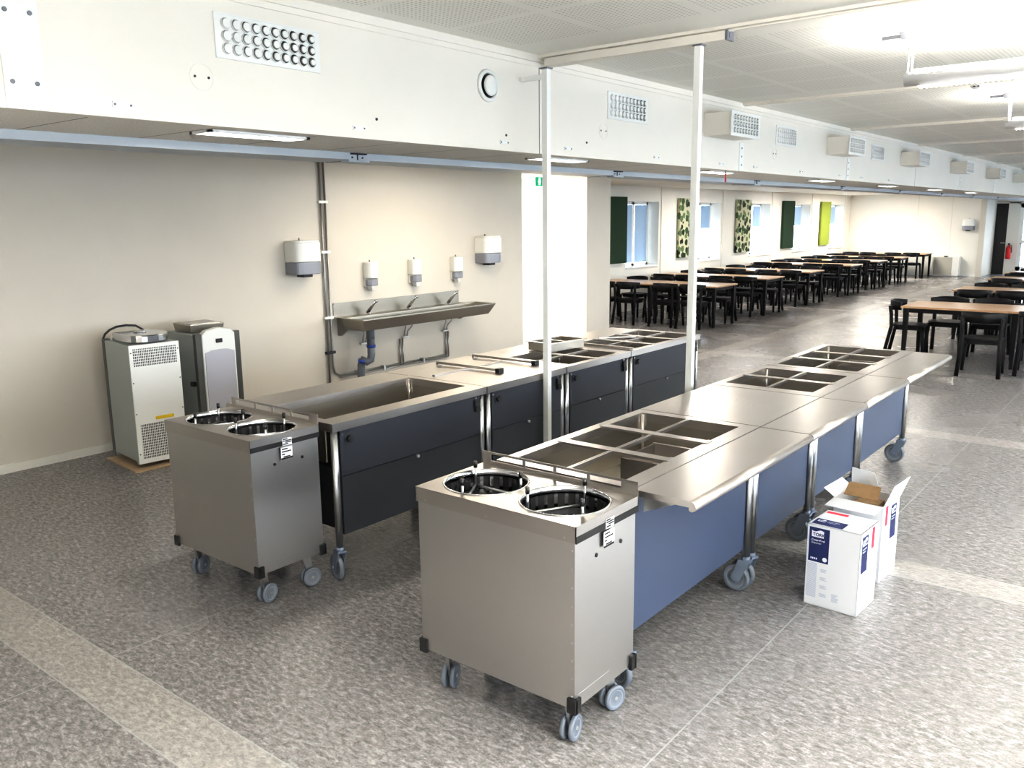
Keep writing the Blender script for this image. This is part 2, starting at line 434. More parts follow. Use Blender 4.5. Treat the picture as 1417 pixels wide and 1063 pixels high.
b = B(); xa, xb = -4.52, -3.5
b.box(xa, YE, 0, xa + .12, YE + .08, 2.26); b.box(xb - .12, YE, 0, xb, YE + .08, 2.26); b.box(xa, YE, 2.12, xb, YE + .08, 2.26); b.box(xa, YE, 0, xb, YE + .08, .25); b.box(xa + .12, YE + .02, 1.0, xb - .12, YE + .06, 1.10)
d = struct(b.build('door_2', WHITE_M))
b = B(); b.quad([(xa + .12, YE + .04, .25), (xb - .12, YE + .04, .25), (xb - .12, YE + .04, 2.12), (xa + .12, YE + .04, 2.12)]); b.build('glass_pane', GLASSB, d)
b = B(); b.rod((xa + .07, YE - .05, 1.0), (xa + .2, YE - .05, 1.0), .012); b.rod((xa + .07, YE, 1.0), (xa + .07, YE - .05, 1.0), .012); b.build('door_handle', ZINC, d)
# enclosing walls to the right (with windows) and behind the viewpoint
RW = [(-2.4 + 3.325 * k, -.2 + 3.325 * k) for k in range(10)]
b = B(); ys = [YB] + [v for w in RW for v in w] + [YE]
for i in range(0, len(ys), 2): b.box(XR, ys[i], 0, XR + .3, ys[i + 1], ZC)
for a, c in RW: b.box(XR, a, 0, XR + .3, c, .85); b.box(XR, a, 2.45, XR + .3, c, ZC)
struct(b.build('wall_right', WALLW))
for k, (a, c) in enumerate(RW):
    b = B(); p, q = XR + .1, XR + .16; m_ = (a + c) / 2
    b.box(p, a, .85, q, a + .06, 2.45); b.box(p, c - .06, .85, q, c, 2.45); b.box(p, a, .85, q, c, .91); b.box(p, a, 2.39, q, c, 2.45); b.box(p, m_ - .04, .85, q, m_ + .04, 2.45)
    struct(b.build('window_%d' % (k + 6), WHITE_M))
b = B(); b.box(-9.9, YB - .15, 0, XR + .2, YB, ZC); struct(b.build('wall_back', WALLW))
# ceiling joint strips across the near room
n = 2
for k, y in enumerate((1.53, 4.88, 8.2, 11.5, 14.85, 18.1, 21.5, 24.8, 28.1)):
    b = B(); b.box(XB, y - .05, ZC - .018, XR, y + .05, ZC); b.box(XB, y - .012, ZC - .026, XR, y + .012, ZC - .018)
    struct(b.build('trim_%d' % n, WHITE)); n += 1
# bulkhead joint cover plates with screws
for y, z1, w in ((1.53, ZC - .08, .075), (8.2, 2.66, .05), (11.5, 2.66, .05), (18.1, 2.66, .05), (21.5, 2.66, .05)):
    b = B(); b.box(XB, y - w, ZS, XB + .006, y + w, z1)
    zs = [ZS + .1, ZS + .36] if w > .06 else [ZS + .06, ZS + .14, ZS + .22]
    for z in zs:
        for dy in ((-w * .6, w * .6) if w > .06 else (0,)): b.lathe([(.009, .004), (.009, .009)], (XB, y + dy, z), 10, 1, 'x')
    struct(b.build('trim_%d' % n, [WHITE_P, GREYP])); n += 1

# outside
b = B(); b.box(-120, -60, -.5, 90, 160, -.4)
struct(b.build('ground', mat('pale_concrete', (0.55, 0.56, 0.58, 1), 0.8)))
b = B(); b.box(-20, 18, -.4, -15.5, 26, 4.2)
for k in range(20): b.box(-15.5, 18, -.35 + k * .22, -15.47, 26, -.2 + k * .22)
struct(b.build('exterior_building', mat('pale_blue_siding', srgb(214, 230, 244), 0.7)))

# ================================================================== casters
def caster(parent, x, y, zt, r, w, ang, twin=False, off=.035, fork=HOOD, name='caster'):
    """zt: underside of what it carries; ang: trailing direction; parts: fork (> wheel)"""
    dx, dy = math.cos(ang), math.sin(ang)          # trailing direction
    ax, ay = -dy, dx                               # axle direction
    cx, cy = x + dx * off, y + dy * off
    b = B()
    tw = w * (1.05 if twin else .65)
    b.rod((x, y, zt - .03), (x, y, zt), .022, seg=14)
    if twin:
        b.lathe([(.030, zt - .012), (.030, zt - .003)], (x, y, 0), 16)
        for s_ in (0,):
            p = Vector((cx, cy, r)); q = Vector((x, y, zt - .02))
            hw = w * .14
            pts = [(-hw, hw)]
            A = Vector((ax, ay, 0)); D = Vector((dx, dy, 0))
            lo = [p - A * hw - D * .014, p + A * hw - D * .014, p + A * hw + D * .014, p - A * hw + D * .014]
            hi = [q - A * hw - D * .022, q + A * hw - D * .022, q + A * hw + D * .03, q - A * hw + D * .03]
            b.hexa(lo, hi)
        b.rod(p - A * (w * .62), p + A * (w * .62), .006, seg=8)
        # brake lever / top plate
        b.hexa([q - A * .03 - D * .03, q + A * .03 - D * .03, q + A * .03 + D * .05, q - A * .03 + D * .05],
               [v + Vector((0, 0, .006)) for v in (q - A * .03 - D * .03, q + A * .03 - D * .03, q + A * .03 + D * .05, q - A * .03 + D * .05)])
    else:
        A = Vector((ax, ay, 0)); D = Vector((dx, dy, 0))
        p = Vector((cx, cy, r)); q = Vector((x, y, zt - .03))
        for s_ in (-1, 1):
            o1 = A * (s_ * (w * .5 + .004)); o2 = A * (s_ * (w * .5 + .010))
            lo = [p + o1 - D * .022 - Vector((0, 0, .02)), p + o2 - D * .022 - Vector((0, 0, .02)), p + o2 + D * .026, p + o1 + D * .026]
            hi = [q + o1 - D * .028, q + o2 - D * .028, q + o2 + D * .035, q + o1 + D * .035]
            b.hexa(lo, hi)
        b.hexa([q - A * (w * .5 + .01) - D * .028, q + A * (w * .5 + .01) - D * .028, q + A * (w * .5 + .01) + D * .035, q - A * (w * .5 + .01) + D * .035],
               [v + Vector((0, 0, .012)) for v in (q - A * (w * .5 + .01) - D * .028, q + A * (w * .5 + .01) - D * .028, q + A * (w * .5 + .01) + D * .035, q - A * (w * .5 + .01) + D * .035)])
        b.rod(p - A * (w * .5 + .016), p + A * (w * .5 + .016), .009, seg=10)
    c = b.build(name, fork, parent)
    rot = Matrix.Translation((cx, cy, r)) @ Matrix.Rotation(ang, 4, 'Z')
    for s_ in ((-1, 1) if twin else (0,)):
        b = B(); hw = w * (.22 if twin else .5); o = s_ * w * .40
        b.lathe([(r * .30, -hw * .8), (r * .72, -hw * .72), (r * .74, -hw * .95), (r * .93, -hw * .9), (r, -hw * .45), (r, hw * .45), (r * .93, hw * .9), (r * .74, hw * .95), (r * .72, hw * .72), (r * .30, hw * .8)], (0, o, 0), 28, 0, 'y')
        b.lathe([(r * .70, o - hw * .74), (r * .70, o + hw * .74)], (0, 0, 0), 20, 1, 'y')
        b.lathe([(r * .16, o - hw * 1.02), (r * .16, o + hw * 1.02)], (0, 0, 0), 12, 2, 'y')
        b.xform(rot); b.build('wheel', [WHEEL, WHEEL_C, ZINC], c)
    return c

# ================================================================== serving counter units
def well_top(y0, y1, sx, x_in, y_in, depth, ledge=None):
    """worktop slab 0.70 wide with an open well; returns mesh builders"""
    zt, th = .90, .045
    X = lambda v: sx * v
    b = B()
    if x_in is None:
        b.box(X(0), y0, zt - th, X(.70), y1, zt)
    else:
        (xa, xb), (ya, yb) = x_in, y_in
        b.box(X(0), y0, zt - th, X(xa), y1, zt); b.box(X(xb), y0, zt - th, X(.70), y1, zt)
        b.box(X(xa), y0, zt - th, X(xb), ya, zt); b.box(X(xa), yb, zt - th, X(xb), y1, zt)
    return b

def serving_unit(name, ox, y0, y1, sx, kind, label, group, front):
    """front=True: dining side (tray rail) faces the viewer; else the staff side does. sx mirrors across."""
    L = y1 - y0
    root = empty(name, (ox, y0, 0), 0, label, 'serving counter', group)
    X = lambda v: sx * v
    e = .004; a0, a1 = e, L - e
    well = {'three': ((.055, .615), (.075, L - .07)), 'two': ((.055, .615), (.11, L - .13)), 'open': ((.13, .645), (.06, L - .06)), 'plain': (None, None)}[kind]
    top = well_top(a0, a1, sx, well[0], well[1], .22).build('worktop', STEEL, root)
    if well[0]:
        (xa, xb), (ya, yb) = well
        zb = .66
        b = B()
        t = .004
        b.box(X(xa), ya, zb, X(xa) - X(t), yb, .8548, 0); b.box(X(xb), ya, zb, X(xb) + X(t), yb, .8548, 0)
        b.box(X(xa), ya - t, zb, X(xb), ya, .8548, 0); b.box(X(xa), yb, zb, X(xb), yb + t, .8548, 0)
        b.box(X(xa), ya, zb - t, X(xb), yb, zb, 0)
        # bright rounded inner corners
        for (cx, cy) in ((xa + .008, ya + .008), (xa + .008, yb - .008), (xb - .008, ya + .008), (xb - .008, yb - .008)):
            b.rod((X(cx), cy, zb), (X(cx), cy, .89), .009, seg=10, m=1)
        w = b.build('well', [STEEL_D, STEEL], root)
        nseg = {'three': 3, 'two': 2, 'open': 0}[kind]
        if nseg:
            for k in range(1, nseg):
                yy = ya + (yb - ya) * k / nseg
                b = B(); b.box(X(xa - .02), yy - .028, .893, X(xb + .02), yy + .028, .903)
                b.box(X(xa - .012), yy - .032, .893, X(xa + .004), yy + .032, .905); b.box(X(xb - .004), yy - .032, .893, X(xb + .012), yy + .032, .905)
                b.build('cross_bar', STEEL, root)
            for k in range(nseg):
                q0 = ya + (yb - ya) * k / nseg + (.028 if k else -.01); q1 = ya + (yb - ya) * (k + 1) / nseg - (.028 if k < nseg - 1 else -.01)
                xm = (xa + xb) / 2
                b = B(); b.box(X(xm - .010), q0, .893, X(xm - .002), q1, .902); b.box(X(xm + .002), q0, .893, X(xm + .010), q1, .902); b.box(X(xm - .009), q0, .885, X(xm + .009), q1, .896)
                b.build('centre_bar', STEEL, root)
            if kind == 'three':      # a pan standing in the middle cell on the dining side
                p0, p1 = ya + (yb - ya) / 3 + .03, ya + (yb - ya) * 2 / 3 - .03
                b = B(); xm = (xa + xb) / 2
                q0, q1 = xm + .02, xb - .01
                b.box(X(q0), p0, .76, X(q1), p1, .764); b.box(X(q0), p0, .764, X(q0 + .004), p1, .86); b.box(X(q1 - .004), p0, .764, X(q1), p1, .86); b.box(X(q0), p0, .764, X(q1), p0 + .004, .86); b.box(X(q0), p1 - .004, .764, X(q1), p1, .86)
                b.box(X(q0 - .008), p1 - .003, .855, X(q1 + .004), p1 + .014, .862)
                b.build('inset_pan', STEEL, root)
    # tray slide: flat shelf with rolled outer edge
    b = B()
    poly = [(.703, .897), (.945, .897), (.960, .894), (.970, .885), (.972, .872), (.966, .860), (.954, .855), (.944, .858), (.941, .866), (.943, .872), (.703, .872)]
    A = [[b.bm.verts.new((X(px), yy, pz)) for px, pz in poly] for yy in (a0, a1)]
    nP = len(poly)
    for i in range(nP): b._f([A[0][i], A[0][(i + 1) % nP], A[1][(i + 1) % nP], A[1][i]], 0, 1 <= i <= 8)
    b._f(A[0]); b._f(A[1][::-1])
    b.build('tray_slide', STEEL, root)
    for yy in (.10, L - .10):
        b = B(); b.prism([(X(.70), .872), (X(.92), .872), (X(.70), .78)], yy - .01, yy + .01, 'xz'); b.build('tray_bracket', STEEL_X, root)
    # body
    b = B(); b.box(X(.035), .045, .30, X(.645), L - .045, .86 if not well[0] else .64, 0); b.build('carcass', DARK, root)
    b = B(); b.box(X(.648), .060, .25, X(.664), L - .060, .872); b.build('front_panel', PANEL_B, root)
    b = B(); b.box(X(.012), .060, .60, X(.030), L - .060, .853); b.build('control_panel', PANEL_D, root)
    b = B(); b.box(X(.012), .060, .27, X(.030), L - .060, .597); dr = b.build('lower_panel', PANEL_D2, root)
    b = B(); b.lathe([(.010, 0), (.010, sx * -.012), (.006, sx * -.016)], (X(.012), L * .5, .585), 12, 0, 'x'); b.build('lock', ZINC, dr)
    for zz, yy in ((.845, .075), (.845, L - .075)):
        pass
    # rotary switch near the left end and a socket flap near the right end of the staff side
    kl = .12 if sx < 0 else L - .12
    kr = L - .10 if sx < 0 else .10
    b = B(); b.lathe([(.034, 0), (.034, -sx * .004)], (X(.012), kl, .80), 24, 0, 'x'); b.lathe([(.020, -sx * .004), (.018, -sx * .022)], (X(.012), kl, .80), 20, 1, 'x'); b.lathe([(.006, 0), (.006, -sx * .006)], (X(.012), kl - .05, .835), 10, 2, 'x')
    b.build('rotary_switch', [PANEL_D2, BLACK, ZINC], root)
    b = B(); b.box(X(.012), kr - .022, .790, X(-.006), kr + .022, .832, 0); b.prism([(kr - .018, .755), (kr + .024, .755), (kr + .018, .795), (kr - .018, .795)], X(-.010), X(.012), 'yz', 0); b.lathe([(.007, 0), (.007, -sx * .010)], (X(.012), kr - .005, .845), 10, 1, 'x')
    b.build('socket_flap', [BLACK, ZINC], root)
    # legs with casters
    for lx in (.028, .668):
        for ly in (.034, L - .034):
            b = B(); b.rod((X(lx), ly, .20), (X(lx), ly, .872 if lx > .3 else .858), .020, seg=18)
            lg = b.build('leg', TUBE, root)
            far = ly > L / 2
            left = (sx > 0) == (lx > .3)                 # trails towards -x
            a = 0 if far else .30
            caster(root, X(lx), ly, .205, .075, .030, PI - a if left else a, False, .05)
    return root

YS = [2.80, 4.065, 4.955, 5.855, 7.085]
KF = ['three', 'plain', 'two', 'three']
KB = ['open', 'plain', 'two', 'three']
LF = ['steel serving counter with six-cell well, directly behind the front plate trolley',
      'steel serving counter with plain flat top and tray slide, beside the right white pole',
      'steel serving counter with four-cell well in the row nearest the cardboard boxes',
      'six-cell serving counter at the dining end of the row nearest the cardboard boxes']
LB = ['dark-panelled serving counter with one large open well, behind the rear plate trolley',
      'dark-panelled serving counter with flat top carrying loose steel bars',
      'dark-panelled serving counter with a small steel pan standing over its well',
      'dark-panelled serving counter at the dining end of the row by the wash trough wall']
for k in range(4):
    serving_unit('serving_counter', -2.335, YS[k], YS[k + 1], 1, KF[k], LF[k], 'serving counters in the front row', True)
for k in range(4):
    serving_unit('serving_counter', -3.452, YS[k], YS[k + 1], -1, KB[k], LB[k], 'serving counters in the rear row', False)

# loose bars on the rear counters
def flat_bar(x0, x1, y, label):
    o = empty('divider_bar', ((x0 + x1) / 2, y, .9005), 0, label, 'bar', 'loose divider bars on the rear counter')
    h = (x1 - x0) / 2
    b = B(); b.box(-h, -.024, .014, h - .03, .024, .032); b.box(-h, -.024, .0, -h + .02, .024, .014); b.build('bar', STEEL, o, .002)
    b = B(); b.box(h - .035, -.025, .0, h, .025, .033); b.build('end_cap', BLACK, o)
    return o
flat_bar(-4.28, -3.68, 4.49, 'flat steel bar with black end cap, nearer of two lying on rear counter')
flat_bar(-4.28, -3.67, 4.89, 'flat steel bar with black end cap, closer to the small steel pan')
b = B(); b.box(-.0095, -.36, 0, .0095, .36, .011); b.box(-.012, -.375, 0, .012, -.36, .012)
tag(b.build('divider_rod', STEEL, None, loc=(-3.98, 4.50, .9005)), 'long thin steel rod lying lengthwise under the two flat bars', 'rod', 'loose divider bars on the rear counter')
b = B(); b.box(-.015, -.17, 0, .015, .17, .010); o = b.build('divider_rod', STEEL, None, loc=(-3.93, 6.42, .9058)); o.rotation_euler = (0, 0, -.75)
tag(o, 'short steel bar lying slanted across the well furthest along rear counter', 'rod', 'loose divider bars on the rear counter')
b = B(); b.box(-.31, -.016, 0, .31, .016, .012); o = b.build('divider_rod', STEEL, None, loc=(-3.78, 5.93, .9055)); o.rotation_euler = (0, 0, -.02)
tag(o, 'steel bar lying across the rear counter just beyond the small steel pan', 'rod', 'loose divider bars on the rear counter')
# small pan over the well
o = empty('food_pan', (-4.02, 5.62, .9055), -.12, 'small shallow steel food pan standing over the well of rear counter', 'pan')
b = B(); w, l, h = .125, .20, .065
b.box(-w, -l, 0, w, l, .004); b.box(-w, -l, 0, -w + .004, l, h); b.box(w - .004, -l, 0, w, l, h); b.box(-w, -l, 0, w, -l + .004, h); b.box(-w, l - .004, 0, w, l, h)
b.build('pan_body', STEEL_D, o)
b = B(); r = .018
b.box(-w - r, -l - r, h, -w + .004, l + r, h + .007); b.box(w - .004, -l - r, h, w + r, l + r, h + .007); b.box(-w, -l - r, h, w, -l + .004, h + .007); b.box(-w, l - .004, h, w, l + r, h + .007)
b.build('pan_rim', STEEL, o)
b = B(); b.box(-w, -.012, h - .004, w, .012, h + .002); b.build('pan_divider', STEEL, o)

# ================================================================== plate trolleys
def plate_trolley(loc, label, warm):
    W, D, H = .39, .212, .90
    o = empty('plate_dispenser_trolley', loc, 0, label, 'trolley', 'plate dispenser trolleys')
    zb = .196
    b = B(); w, d = W - .008, D - .006
    t = .004                                          # sheet-metal shell with an inner floor
    b.box(-w, -d, zb, w, -d + t, H - .02); b.box(-w, d - t, zb, w, d, H - .02); b.box(-w, -d + t, zb, -w + t, d - t, H - .02); b.box(w - t, -d + t, zb, w, d - t, H - .02)
    b.box(-w + t, -d + t, zb, w - t, d - t, zb + .01)
    for k in range(9):
        z = zb + .05 + k * .07
        b.lathe([(.0035, 0), (.0035, -.003)], (w - .012, -d, z), 8, 1, 'y')
    for yy, zz in ((-.07, H - .15), (.10, H - .15)): b.lathe([(.008, 0), (.008, .003)], (w, yy, zz), 12, 2, 'x')
    b.box(w, -d + .02, zb + .05, w + .0015, .03, zb + .053, 1)
    b.build('body', [STEEL_X, ZINC, BLACK], o)
    # top plate with two round holes and folded lip
    b = B(); R_ = .172
    for cx in (-W / 2, W / 2):
        n = 56; hw, hd = W / 2, D
        ring, outer = [], []
        for k in range(n):
            t = 2 * PI * k / n; ca, sa = math.cos(t), math.sin(t)
            ring.append(b.bm.verts.new((cx + ca * R_, sa * R_, H)))
            sc = min(hw / abs(ca) if abs(ca) > 1e-6 else 9, hd / abs(sa) if abs(sa) > 1e-6 else 9)
            outer.append(b.bm.verts.new((cx + ca * sc, sa * sc, H)))
        for sxx in (-1, 1):
            for syy in (-1, 1): pass
        for k in range(n):
            k2 = (k + 1) % n
            b._f([ring[k], ring[k2], outer[k2], outer[k]])
            p, q = outer[k].co, outer[k2].co
            if abs(p.x - q.x) > 1e-5 and abs(p.y - q.y) > 1e-5:   # corner triangle
                cxr = cx + (hw if (p.x + q.x) / 2 > cx else -hw); cyr = hd if (p.y + q.y) / 2 > 0 else -hd
                b._f([outer[k], outer[k2], b.bm.verts.new((cxr, cyr, H))])
    z0 = H - .062; t = .003
    b.box(-W, -D, z0, -W + t, D, H - .0004); b.box(W - t, -D, z0, W, D, H - .0004); b.box(-W, -D, z0, W, -D + t, H - .0004); b.box(-W, D - t, z0, W, D, H - .0004)
    for x in (-W + .05, -.02, W - .05): b.lathe([(.004, 0), (.004, -.002)], (x, -D, z0 + .012), 8, 0, 'y')
    b.build('top_plate', STEEL, o, keep=False)
    # black strip and stickers on the end
    b = B(); b.box(W, -D, z0 - .001, W + .002, D, z0 + .024); b.build('black_strip', BLACK, o)
    def sticker(ya, yb_, za, zb_, rows, inkbar):
        b = B(); b.box(W + .002, ya, za, W + .0032, yb_, zb_, 0)
        for k, (f0, f1) in enumerate(rows):
            z = zb_ - (k + .7) * (zb_ - za) / (len(rows) + .6)
            b.box(W + .0032, ya + (yb_ - ya) * f0, z - .003, W + .0036, ya + (yb_ - ya) * f1, z + .003, 1)
        if inkbar: b.box(W + .0032, ya, za, W + .0036, yb_, za + .008, 1)
        b.build('sticker', [CARD_W, BLACK], o)
    sticker(-.022, .034, z0 - .002, z0 + .036, [(.05, .55), (.05, .95), (.3, .95), (.05, .6)], False)
    sticker(-.036, .034, z0 - .072, z0 - .010, [(.1, .6), (.1, .9), (.1, .35), (.2, .8)], True)
    # rear guard rail with cut-outs
    b = B(); za, zr = H, H + .055; yb0, yb1 = D - .003, D
    b.box(-W, yb0, za - .0, W, yb1, za + .016); b.box(-W, yb0, zr - .010, W, yb1, zr)
    xs = [-W, -W + .045, -W + .22, -W + .235, -W + .38, -W + .395, -W + .545, -W + .56, -W + .705, W]
    for i in range(0, len(xs), 2): b.box(xs[i], yb0, za + .016, xs[i + 1], yb1, zr - .010)
    b.build('guard_rail', STEEL, o)
    # plate lifters
    for cx in (-W / 2, W / 2):
        b = B()
        b.lathe([(R_ + .006, H + .0005), (R_ + .005, H + .003), (R_ + .001, H + .004), (R_ - .003, H + .002), (R_ - .006, H - .012), (R_ - .006, H - .026), (R_ - .004, H - .026), (R_, H - .002)], (cx, 0, 0), 56, 0, close=True)
        rg = b.build('plate_lifter', STEEL_P, o)
        b = B(); rr = R_ - .008
        b.lathe([(rr, H - .25), (rr, H - .085), (rr, H - .026)], (cx, 0, 0), 72, 0); b.bm.faces.ensure_lookup_table()
        for f in [f for f in b.bm.faces if len(f.verts) > 8 and f.calc_center_median().z > H - .1]: b.bm.faces.remove(f)
        for f in b.bm.faces:                             # upright spring strips around the rim
            c_ = f.calc_center_median()
            if c_.z > H - .1 and int(math.floor((math.atan2(c_.y, c_.x - cx) + PI) / (2 * PI) * 72)) % 3 == 0: f.material_index = 1
        b.build('well_liner', [DARK, STEEL_P], rg)
        b = B(); ph = .5 if cx < 0 else 1.6
        P = [Vector((cx + math.cos(ph + k * 2 * PI / 3) * (R_ - .03), math.sin(ph + k * 2 * PI / 3) * (R_ - .03), H - .055)) for k in range(3)]
        for k in range(3): b.rod(P[k], P[(k + 1) % 3], .006, seg=8)
        b.build('lift_frame', ZINC, rg)
        b = B(); b.lathe([(R_ - .03, H - .085), (R_ - .03, H - .075)], (cx, 0, 0), 40); b.build('lift_platform', BLACK, rg)
        for k in range(3):
            b = B(); p = P[k]; b.rod(p, p + Vector((0, 0, .085)), .0055, seg=8, m=1); b.rod(p + Vector((0, 0, .078)), p + Vector((0, 0, .105)), .0085, seg=10, m=0); b.build('guide_post', [BLACK, ZINC], rg)
    # corner bumpers and casters
    for sx_ in (-1, 1):
        for sy_ in (-1, 1):
            b = B(); x, y = sx_ * (W - .008), sy_ * (D - .006)
            b.box(x + sx_ * .012, y - sy_ * .028, zb - .014, x - sx_ * .004, y + sy_ * .008, zb + .045); b.box(x - sx_ * .028, y + sy_ * .010, zb - .014, x + sx_ * .012, y - sy_ * .004, zb + .045)
            b.build('corner_bumper', BLACK, o, .002)
            ang = {(-1, -1): 2.0, (1, -1): 1.75, (-1, 1): .4, (1, 1): 1.3}[(sx_, sy_)]
            caster(o, sx_ * (W - .085), sy_ * (D - .075), zb, .052, .046, ang, True, .028, ZINC)
    return o
plate_trolley((-1.964, 2.527, 0), 'stainless double plate dispenser trolley nearest the viewer, beside the tray slide', 0)
plate_trolley((-3.90, 2.548, 0), 'stainless double plate dispenser trolley in front of the dark-panelled counter row', 0)

# ================================================================== white poles
for (x, y, lab) in ((-3.418, 4.67, 'slim white floor-to-ceiling pole standing against the bulkhead, left one'), (-2.455, 4.90, 'slim white floor-to-ceiling pole standing free of the bulkhead, right one')):
    o = empty('service_pole', (x, y, 0), 0, lab, 'pole', 'white service poles')
    b = B(); w = .021; zt = 2.95 if y > 4.8 else 2.90
    b.box(-w, -w, 0.006, w, w, zt); b.box(-w - .003, -.012, 0.006, -w, .012, zt); b.build('pole', WHITE_M, o, .006)
    b = B(); b.box(-.031, -.05, 0, .05, .05, .006); b.build('foot_plate', WHITE_M, o)
    b = B(); b.box(-.031, -.031, zt, .031, .031, zt + .008, 0); b.build('top_cap', GREYP, o)
    if y < 4.8: b = B(); b.box(-.201, -.012, zt - .06, -.02, .012, zt - .03); b.build('wall_bracket', WHITE_M, o)
o = empty('cable_duct', (-2.93, 4.90, 2.958), 0, 'white cable duct along the ceiling above both white poles', 'cable duct')
b = B(); b.box(-.64, -.045, 0, .66, .045, .05); b.build('duct', WHITE, o, .003)
b = B(); b.box(.66, -.047, -.002, .675, .047, .052); b.box(.675, -.02, .012, .678, .02, .04); b.build('end_cap', [GREYP], o)

# ================================================================== cardboard boxes
def carton(loc, rz, label, opened):
    o = empty('cardboard_box', loc, rz, label, 'cardboard box', 'white cardboard cartons')
    W, D, H = .132, .127, .43
    t = .003
    b = B()
    b.box(-W, -D, 0, W, D, .004, 0)
    b.box(-W, -D, 0, W, -D + t, H, 0); b.box(-W, D - t, 0, W, D, H, 0); b.box(-W, -D, 0, -W + t, D, H, 0); b.box(W - t, -D, 0, W, D, H, 0)
    if not opened: b.box(-W, -D, H - t, W, D, H, 0); b.box(-W, -.001, H, W, .001, H + .0006, 1)
    b.build('carton_body', [CARD_W, GREYT], o)
    if opened:
        b = B(); b.box(-W + t, -D + t, .30, W - t, D - t, .31); b.box(-W + .004, -D + .004, .31, W - .004, -D + .006, H - .002); b.build('inner_liner', CARD_B, o)
        def flap(pts, name='flap', mm=CARD_W):
            b = B(); n_ = (Vector(pts[1]) - Vector(pts[0])).cross(Vector(pts[2]) - Vector(pts[0])).normalized() * .003
            lo = [Vector(p) for p in pts]; b.hexa(lo, [p + n_ for p in lo]); b.build(name, mm, o)
        flap([(W, -D, H), (W, D, H), (W + .045, D - .005, H + .12), (W + .045, -D + .005, H + .12)])
        flap([(-W, -D, H), (-W, D, H), (-W - .06, D, H + .04), (-W - .06, -D, H + .04)])
        flap([(-W, D, H), (W * .2, D, H), (-W * .1, D + .01, H + .10), (-W - .01, D + .01, H + .11)])
        flap([(-W, -D, H), (W, -D, H), (W, -D - .125, H - .012), (-W, -D - .125, H - .012)])
        flap([(-W * .75, -D + .05, H + .01), (W * .65, -D + .05, H + .01), (W * .6, -D + .11, H + .07), (-W * .7, -D + .11, H + .07)], 'brown_flap', CARD_B)
        b = B(); b.box(-.06, -.03, .31, .07, .08, .40); b.build('packed_liner', CARD_B, o)
    # navy printed labels: front (-y), right (+x), top
    def printed(face):
        if face == 'front':
            T = lambda u, v, h: (u, -D - h, v)
            rect = (-W + .010, -W + .112, .235, .415)
            M0 = Matrix(((1, 0, 0, 0), (0, 0, -1, -D - .0008), (0, 1, 0, 0), (0, 0, 0, 1)))
        elif face == 'side':
            T = lambda u, v, h: (W + h, u, v)
            rect = (-.105, -.020, .215, .405) if not opened else (.0, .085, .215, .405)
            M0 = Matrix(((0, 0, 1, W + .0008), (1, 0, 0, 0), (0, 1, 0, 0), (0, 0, 0, 1)))
        else:
            T = lambda u, v, h: (u, v, H + h)
            rect = (-W + .012, .035, -D + .012, -D + .10)
            M0 = Matrix(((1, 0, 0, 0), (0, 1, 0, 0), (0, 0, 1, H + .0008), (0, 0, 0, 1)))
        u0, u1, v0, v1 = rect
        b = B()
        def r(a, c, e, g, m, h0=0, h1=.0004):
            b.quad([T(a, e, h1), T(c, e, h1), T(c, g, h1), T(a, g, h1)], m)
        r(u0, u1, v0, v1, 0)
        pw = (u1 - u0)
        sw, sh = (.062, .036) if face != 'top' else (.040, .030)
        lx, lv = u0 + .012, v1 - .014
        # white logo tile: rectangle with a wavy upper edge
        pts = [(lx, lv - sh), (lx + sw, lv - sh), (lx + sw, lv - .002)] + [(lx + sw - k / 10 * sw, lv - .002 + .005 * math.sin(k / 10 * 2 * PI)) for k in range(1, 10)] + [(lx, lv - .002)]
        b._f([b.bm.verts.new(T(p, q, .0006)) for p, q in pts], 1)
        if face == 'front':
            cxx, cvv = u1 - .018, v0 + .020
            b._f([b.bm.verts.new(T(cxx + .012 * math.cos(2 * PI * k / 20), cvv + .012 * math.sin(2 * PI * k / 20), .0006)) for k in range(20)], 1)
            for k in range(4): r(u0 + .012 + k * .009, u0 + .018 + k * .009, v0 + .012, v0 + .022, 1, h1=.0006)
        p = b.build('printed_label', [NAVY, INKW], o, keep=True)
        lettering('TORK', sh * .62, M0 @ Matrix.Translation((lx + .006, lv - sh * .82, 0)), NAVY, p, bold=.0006)
        if face == 'front':
            lettering('Centrefeed', .0145, M0 @ Matrix.Translation((lx, lv - sh - .020, 0)), INKW, p, bold=.0004)
            lettering('Dispenser', .0125, M0 @ Matrix.Translation((lx, lv - sh - .034, 0)), INKW, p)
        elif face == 'top':
            lettering('Centrefeed', .012, M0 @ Matrix.Translation((lx + .05, lv - .012, 0)), INKW, p)
            lettering('Dispenser', .011, M0 @ Matrix.Translation((lx + .05, lv - .028, 0)), INKW, p)
        else:
            lettering('Centrefeed', .0125, M0 @ Matrix.Translation((lx, lv - sh - .020, 0)), INKW, p)
            lettering('Dispenser', .011, M0 @ Matrix.Translation((lx, lv - sh - .034, 0)), INKW, p)
    printed('side')
    if not opened: printed('front'); printed('top')
    # red flash, grey small print and outline drawing
    b = B()
    ry = -.085 if opened else .03
    b.quad([(W + .0005, ry, .31), (W + .0005, ry + .035, .31), (W + .0005, ry + .04, .42), (W + .0005, ry, .42)])
    b.build('red_flash', REDP, o, keep=True); b = B()
    if not opened: b.quad([(-W + .012, D - .05, H + .0005), (-.01, D - .05, H + .0005), (-.01, D - .02, H + .0005), (-W + .012, D - .02, H + .0005)])
    if not opened: b.build('red_flash', REDP, o, keep=True)
    else: b.bm.free()
    b = B()
    rnd = random.Random(3)
